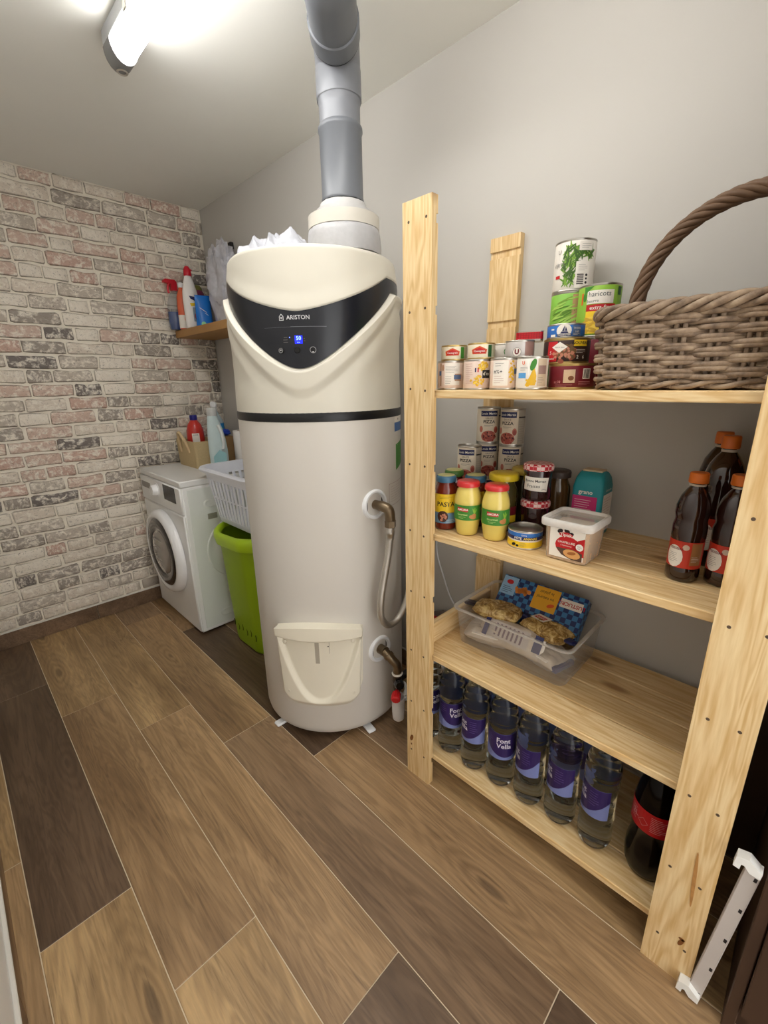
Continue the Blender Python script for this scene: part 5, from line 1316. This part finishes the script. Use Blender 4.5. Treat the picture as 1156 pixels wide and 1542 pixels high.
# ---------------------------------------------------------------- bottom shelf: water and cola
S4 = SH[3]
def interp(prof, z):
    for (r0, z0), (r1, z1_) in zip(prof, prof[1:]):
        if z0 <= z <= z1_: return r0+(r1-r0)*(z-z0)/max(1e-9, z1_-z0)
    return prof[-1][0]
wprof = [(0, .010), (.016, .006), (.028, .0), (.034, .002), (.039, .010), (.0425, .024), (.0425, .090), (.0425, .104), (.0405, .108), (.0405, .200), (.0425, .205), (.0425, .214), (.0405, .219), (.0425, .224), (.0425, .233), (.0405, .238), (.0425, .243), (.0420, .252), (.036, .276), (.024, .300), (.0145, .314), (.0135, .318), (0, .318)]
WATER = mat('bottled_water', (232, 238, 240), .03, trans=1.0, ior=1.28, var=.01)
PURPLE = mat('purple_label', (44, 28, 88), .4); LILAC = mat('lilac_label', (120, 130, 184), .45)
def water_proto():
    t = thing('water_bottle', '', 'bottle')
    G().lathe(wprof, 36, fn=lambda a, r, z: r*(1-.05*(.5+.5*math.cos(14*a))) if .03 < z < .095 else r).obj('body', WATER, t, 60)
    G().lathe([(0, .314), (.0165, .314), (.017, .317), (.0165, .334), (.015, .336), (0, .336)], 28, fn=lambda a, r, z: r*(1+.02*math.cos(28*a))).obj('cap', mat('bottle_cap', (60, 70, 150), .4), t, 30)
    fw_ = wrap(.0408)
    w = math.radians(105)*.0408
    def sag(s): return .118+.022*(s/.05)**2
    deco(t, fw_, [('label', LILAC, 0, [R_(-w, w, .108, .200)])])
    pts = [(-w+2*w*i/20, min(.165, sag(-w+2*w*i/20))) for i in range(21)]
    g = G()
    V = [fw_(s, z, .0007) for s, z in pts]+[fw_(s, .1995, .0007) for s, z in pts]
    g.add(V, [(i, i+1, 22+i, 21+i) for i in range(20)])
    o = bpy.data.objects.new('label_purple', g.mesh('label_purple', 0, False)); o.data.materials.append(PURPLE); COL.objects.link(o); o.parent = t
    deco(t, fw_, [('lettering', mat('label_white', (216, 212, 226), .5), 2, [X_('Font', -.006, .176, .022, .02), X_('Vella', -.004, .157, .022, .02)]), ('small_print', mat('label_violet_ink', (140, 120, 190), .5), 2, lines(.024, .05, .145, .19, 6)+lines(-.062, -.036, .16, .19, 4))])
    return t
wp = water_proto()
front = [(.998, .797), (.999, .704), (.997, .611), (1.003, .519), (1.006, .427), (1.012, .335), (1.012, .240)]
turns = [.6, .5, -1.0, .25, -1.2, -1.1, -1.15]
back = [(1.090, .752), (1.090, .658), (1.092, .566), (1.096, .474), (1.100, .382), (1.103, .289)]
for i, (x, y) in enumerate(front+back):
    o = wp if i == 0 else copy_tree(wp)
    o.location = (x, y, S4)
    o.rotation_euler = (0, 0, -bearing(x, y)+(turns[i] if i < 7 else random.uniform(-3, 3)))
    if i < 7:
        o['label'] = 'clear water bottle with purple label in the front row of the bottom shelf'
        o['group'] = 'water bottles in the front row'
        o['label'] = ['water bottle half hidden behind the left post on the bottom shelf', 'water bottle standing next to the left post on the bottom shelf', 'front-row water bottle second from the left post', 'water bottle whose purple label shows its white brand name', 'front-row water bottle third from the cola bottle', 'front-row water bottle second from the cola bottle', 'front-row water bottle standing next to the cola bottle'][i]
    else:
        o['label'] = 'water bottle with purple label in the row behind, on the bottom shelf'
        o['group'] = 'water bottles in the row behind'
cprof = [(0, .008), (.020, .004), (.036, .0), (.043, .004), (.050, .022), (.0525, .048), (.0515, .075), (.0465, .105), (.0455, .118), (.0475, .145), (.0490, .150), (.0490, .212), (.0485, .218), (.045, .245), (.036, .280), (.022, .310), (.0145, .322), (.0135, .326), (0, .326)]
t = thing('cola_bottle', 'large cola bottle with red label beside the right post', 'bottle', (1.030, .118, S4), -bearing(1.03, .118)-.2)
G().lathe(cprof, 44, fn=lambda a, r, z: r*(1-.010*(.5+.5*math.cos(10*a))) if .02 < z < .11 else r).obj('body', mat('cola', (10, 5, 4), .12, ior=1.3), t, 60)
G().lathe([(0, .322), (.0165, .322), (.017, .325), (.0165, .342), (.015, .344), (0, .344)], 28).obj('cap', RED, t, 30)
w = PI*.0495
deco(t, wrap(.0495), [('label', mat('cola_red', (190, 16, 28), .35), 0, [R_(-w, w, .150, .212)]), ('label_marks', mat('label_pink', (230, 170, 172), .5), 1, lines(.004, .040, .160, .205, 9, .001)+ring_shape(-.012, .176, .012, .001, 4)+lines(-.05, -.022, .165, .202, 6, .0012, 4)), ('lettering', mat('label_pink'), 1, [X_('2L', -.034, .184, .020), X_('0', .040, .206, .01)])])

# ================================================================== LEANING RAIL, CABINET, PIPEWORK
rl = thing('shelf_rail', 'white perforated metal rail with plastic end clips leaning beside the shelf', 'rail', (.900, -.026, .004))
tp = Vector((.900, -.060, .415)); bt = Vector((.900, -.026, .004))
dv = (tp-bt).normalized(); L_ = (tp-bt).length
Mrl = Matrix.Rotation(math.atan2(-dv.y, dv.z), 4, 'X')
RAILM = mat('rail_white', (196, 188, 182), .45, var=.03)
G().box(-.004, .010, -.0125, .0125, 0, L_, .0015, Mrl).obj('rail', RAILM, rl, 0)
for i, f in enumerate((.04, .26, .50, .73, .95)):
    G().box(-.0046, -.0035, -.0095, -.0045, L_*f-.005, L_*f+.005, .0005, Mrl).obj('slot', INK, rl, 0)
CL = mat('clip_white', (238, 238, 234), .4)
for z0, yo in ((.0, .006), (L_-.006, .004)):
    Mz = Mrl @ Matrix.Translation((0, 0, z0))
    G().prism([(.030, .000), (.030, .026), (.012, .032), (-.006, .020), (-.010, .020), (-.010, .004), (.006, .004), (.016, .014), (.020, .012), (.020, .0)], 'x', -.016, .004, Mz).obj('end_clip', CL, rl, 20)
cbt = thing('tall_cabinet', 'dark brown wooden cabinet standing beside the pantry shelf', 'cabinet', (1.11, -.38, 0))
DW = mat('dark_wood', (70, 50, 38), .45, var=.18, scale=9)
cx_ = lambda x: x-1.11
cy_ = lambda y: y+.38
G().box(cx_(.886), cx_(RX-.001), cy_(-.097), cy_(-.077), 0, 2.0, .002).obj('side_panel', DW, cbt, 0)
G().box(cx_(.886), cx_(RX-.001), cy_(-.70), cy_(-.68), 0, 2.0, .002).obj('side_panel', DW, cbt, 0)
G().box(cx_(.90), cx_(RX-.001), cy_(-.68), cy_(-.097), 1.98, 2.0, .002).obj('top_panel', DW, cbt, 0)
G().box(cx_(1.325), cx_(RX-.001), cy_(-.68), cy_(-.0975), .02, 1.98, .001).obj('back_panel', DW, cbt, 0)
d_ = G().box(cx_(.880), cx_(.898), cy_(-.389), cy_(-.0985), .07, 1.975, .002).obj('door', DW, cbt, 0)
G().tube([(cx_(.866), cy_(-.37), .95), (cx_(.866), cy_(-.37), 1.10)], .006, 10).obj('handle', STEEL, d_)
d_ = G().box(cx_(.880), cx_(.898), cy_(-.68), cy_(-.391), .07, 1.975, .002).obj('door', DW, cbt, 0)
G().tube([(cx_(.866), cy_(-.41), .95), (cx_(.866), cy_(-.41), 1.10)], .006, 10).obj('handle', STEEL, d_)
G().box(cx_(.91), cx_(.925), cy_(-.68), cy_(-.097), 0, .07, .001).obj('plinth', DW, cbt, 0)
G().box(cx_(1.318), cx_(RX-.001), cy_(-.0768), cy_(-.018), 0, 2.0, .001).obj('gap_shade_strip', DW, cbt, 0)  # dark strip added over the white wall so the narrow gap looks shadowed
# stop valve on the wall behind the shelf, and a thin white cable
vv = thing('stop_valve', 'small red-handled stop valve with braided end on the wall behind the shelf', 'valve', (RX-.03, 1.0, .365))
G().tube([(.0, -.055, .022), (0, .05, -.022)], .016, 14).obj('pipe_wrap', mat('foil_wrap', (120, 104, 96), .5, .3, var=.3, scale=90, bump=.6), vv)
G().box(-.022, .012, -.045, .035, -.030, -.002, .006).obj('red_handle', mat('valve_red', (176, 24, 34), .45), vv)
G().tube([(.0, .0, .0), (.03, 0, 0)], .008, 10).obj('wall_pipe', BRASS, vv)
cable = G().tube(curve([(RX-.004, 1.04, .72), (RX-.004, 1.035, .62), (RX-.005, 1.00, .53), (RX-.006, .965, .455), (RX-.006, .93, .41), (RX-.006, .90, .36)], 8), .003, 6).obj('power_cable', WHITE_P, None)
tag(cable, 'thin white cable running down the wall behind the shelf', 'cable')
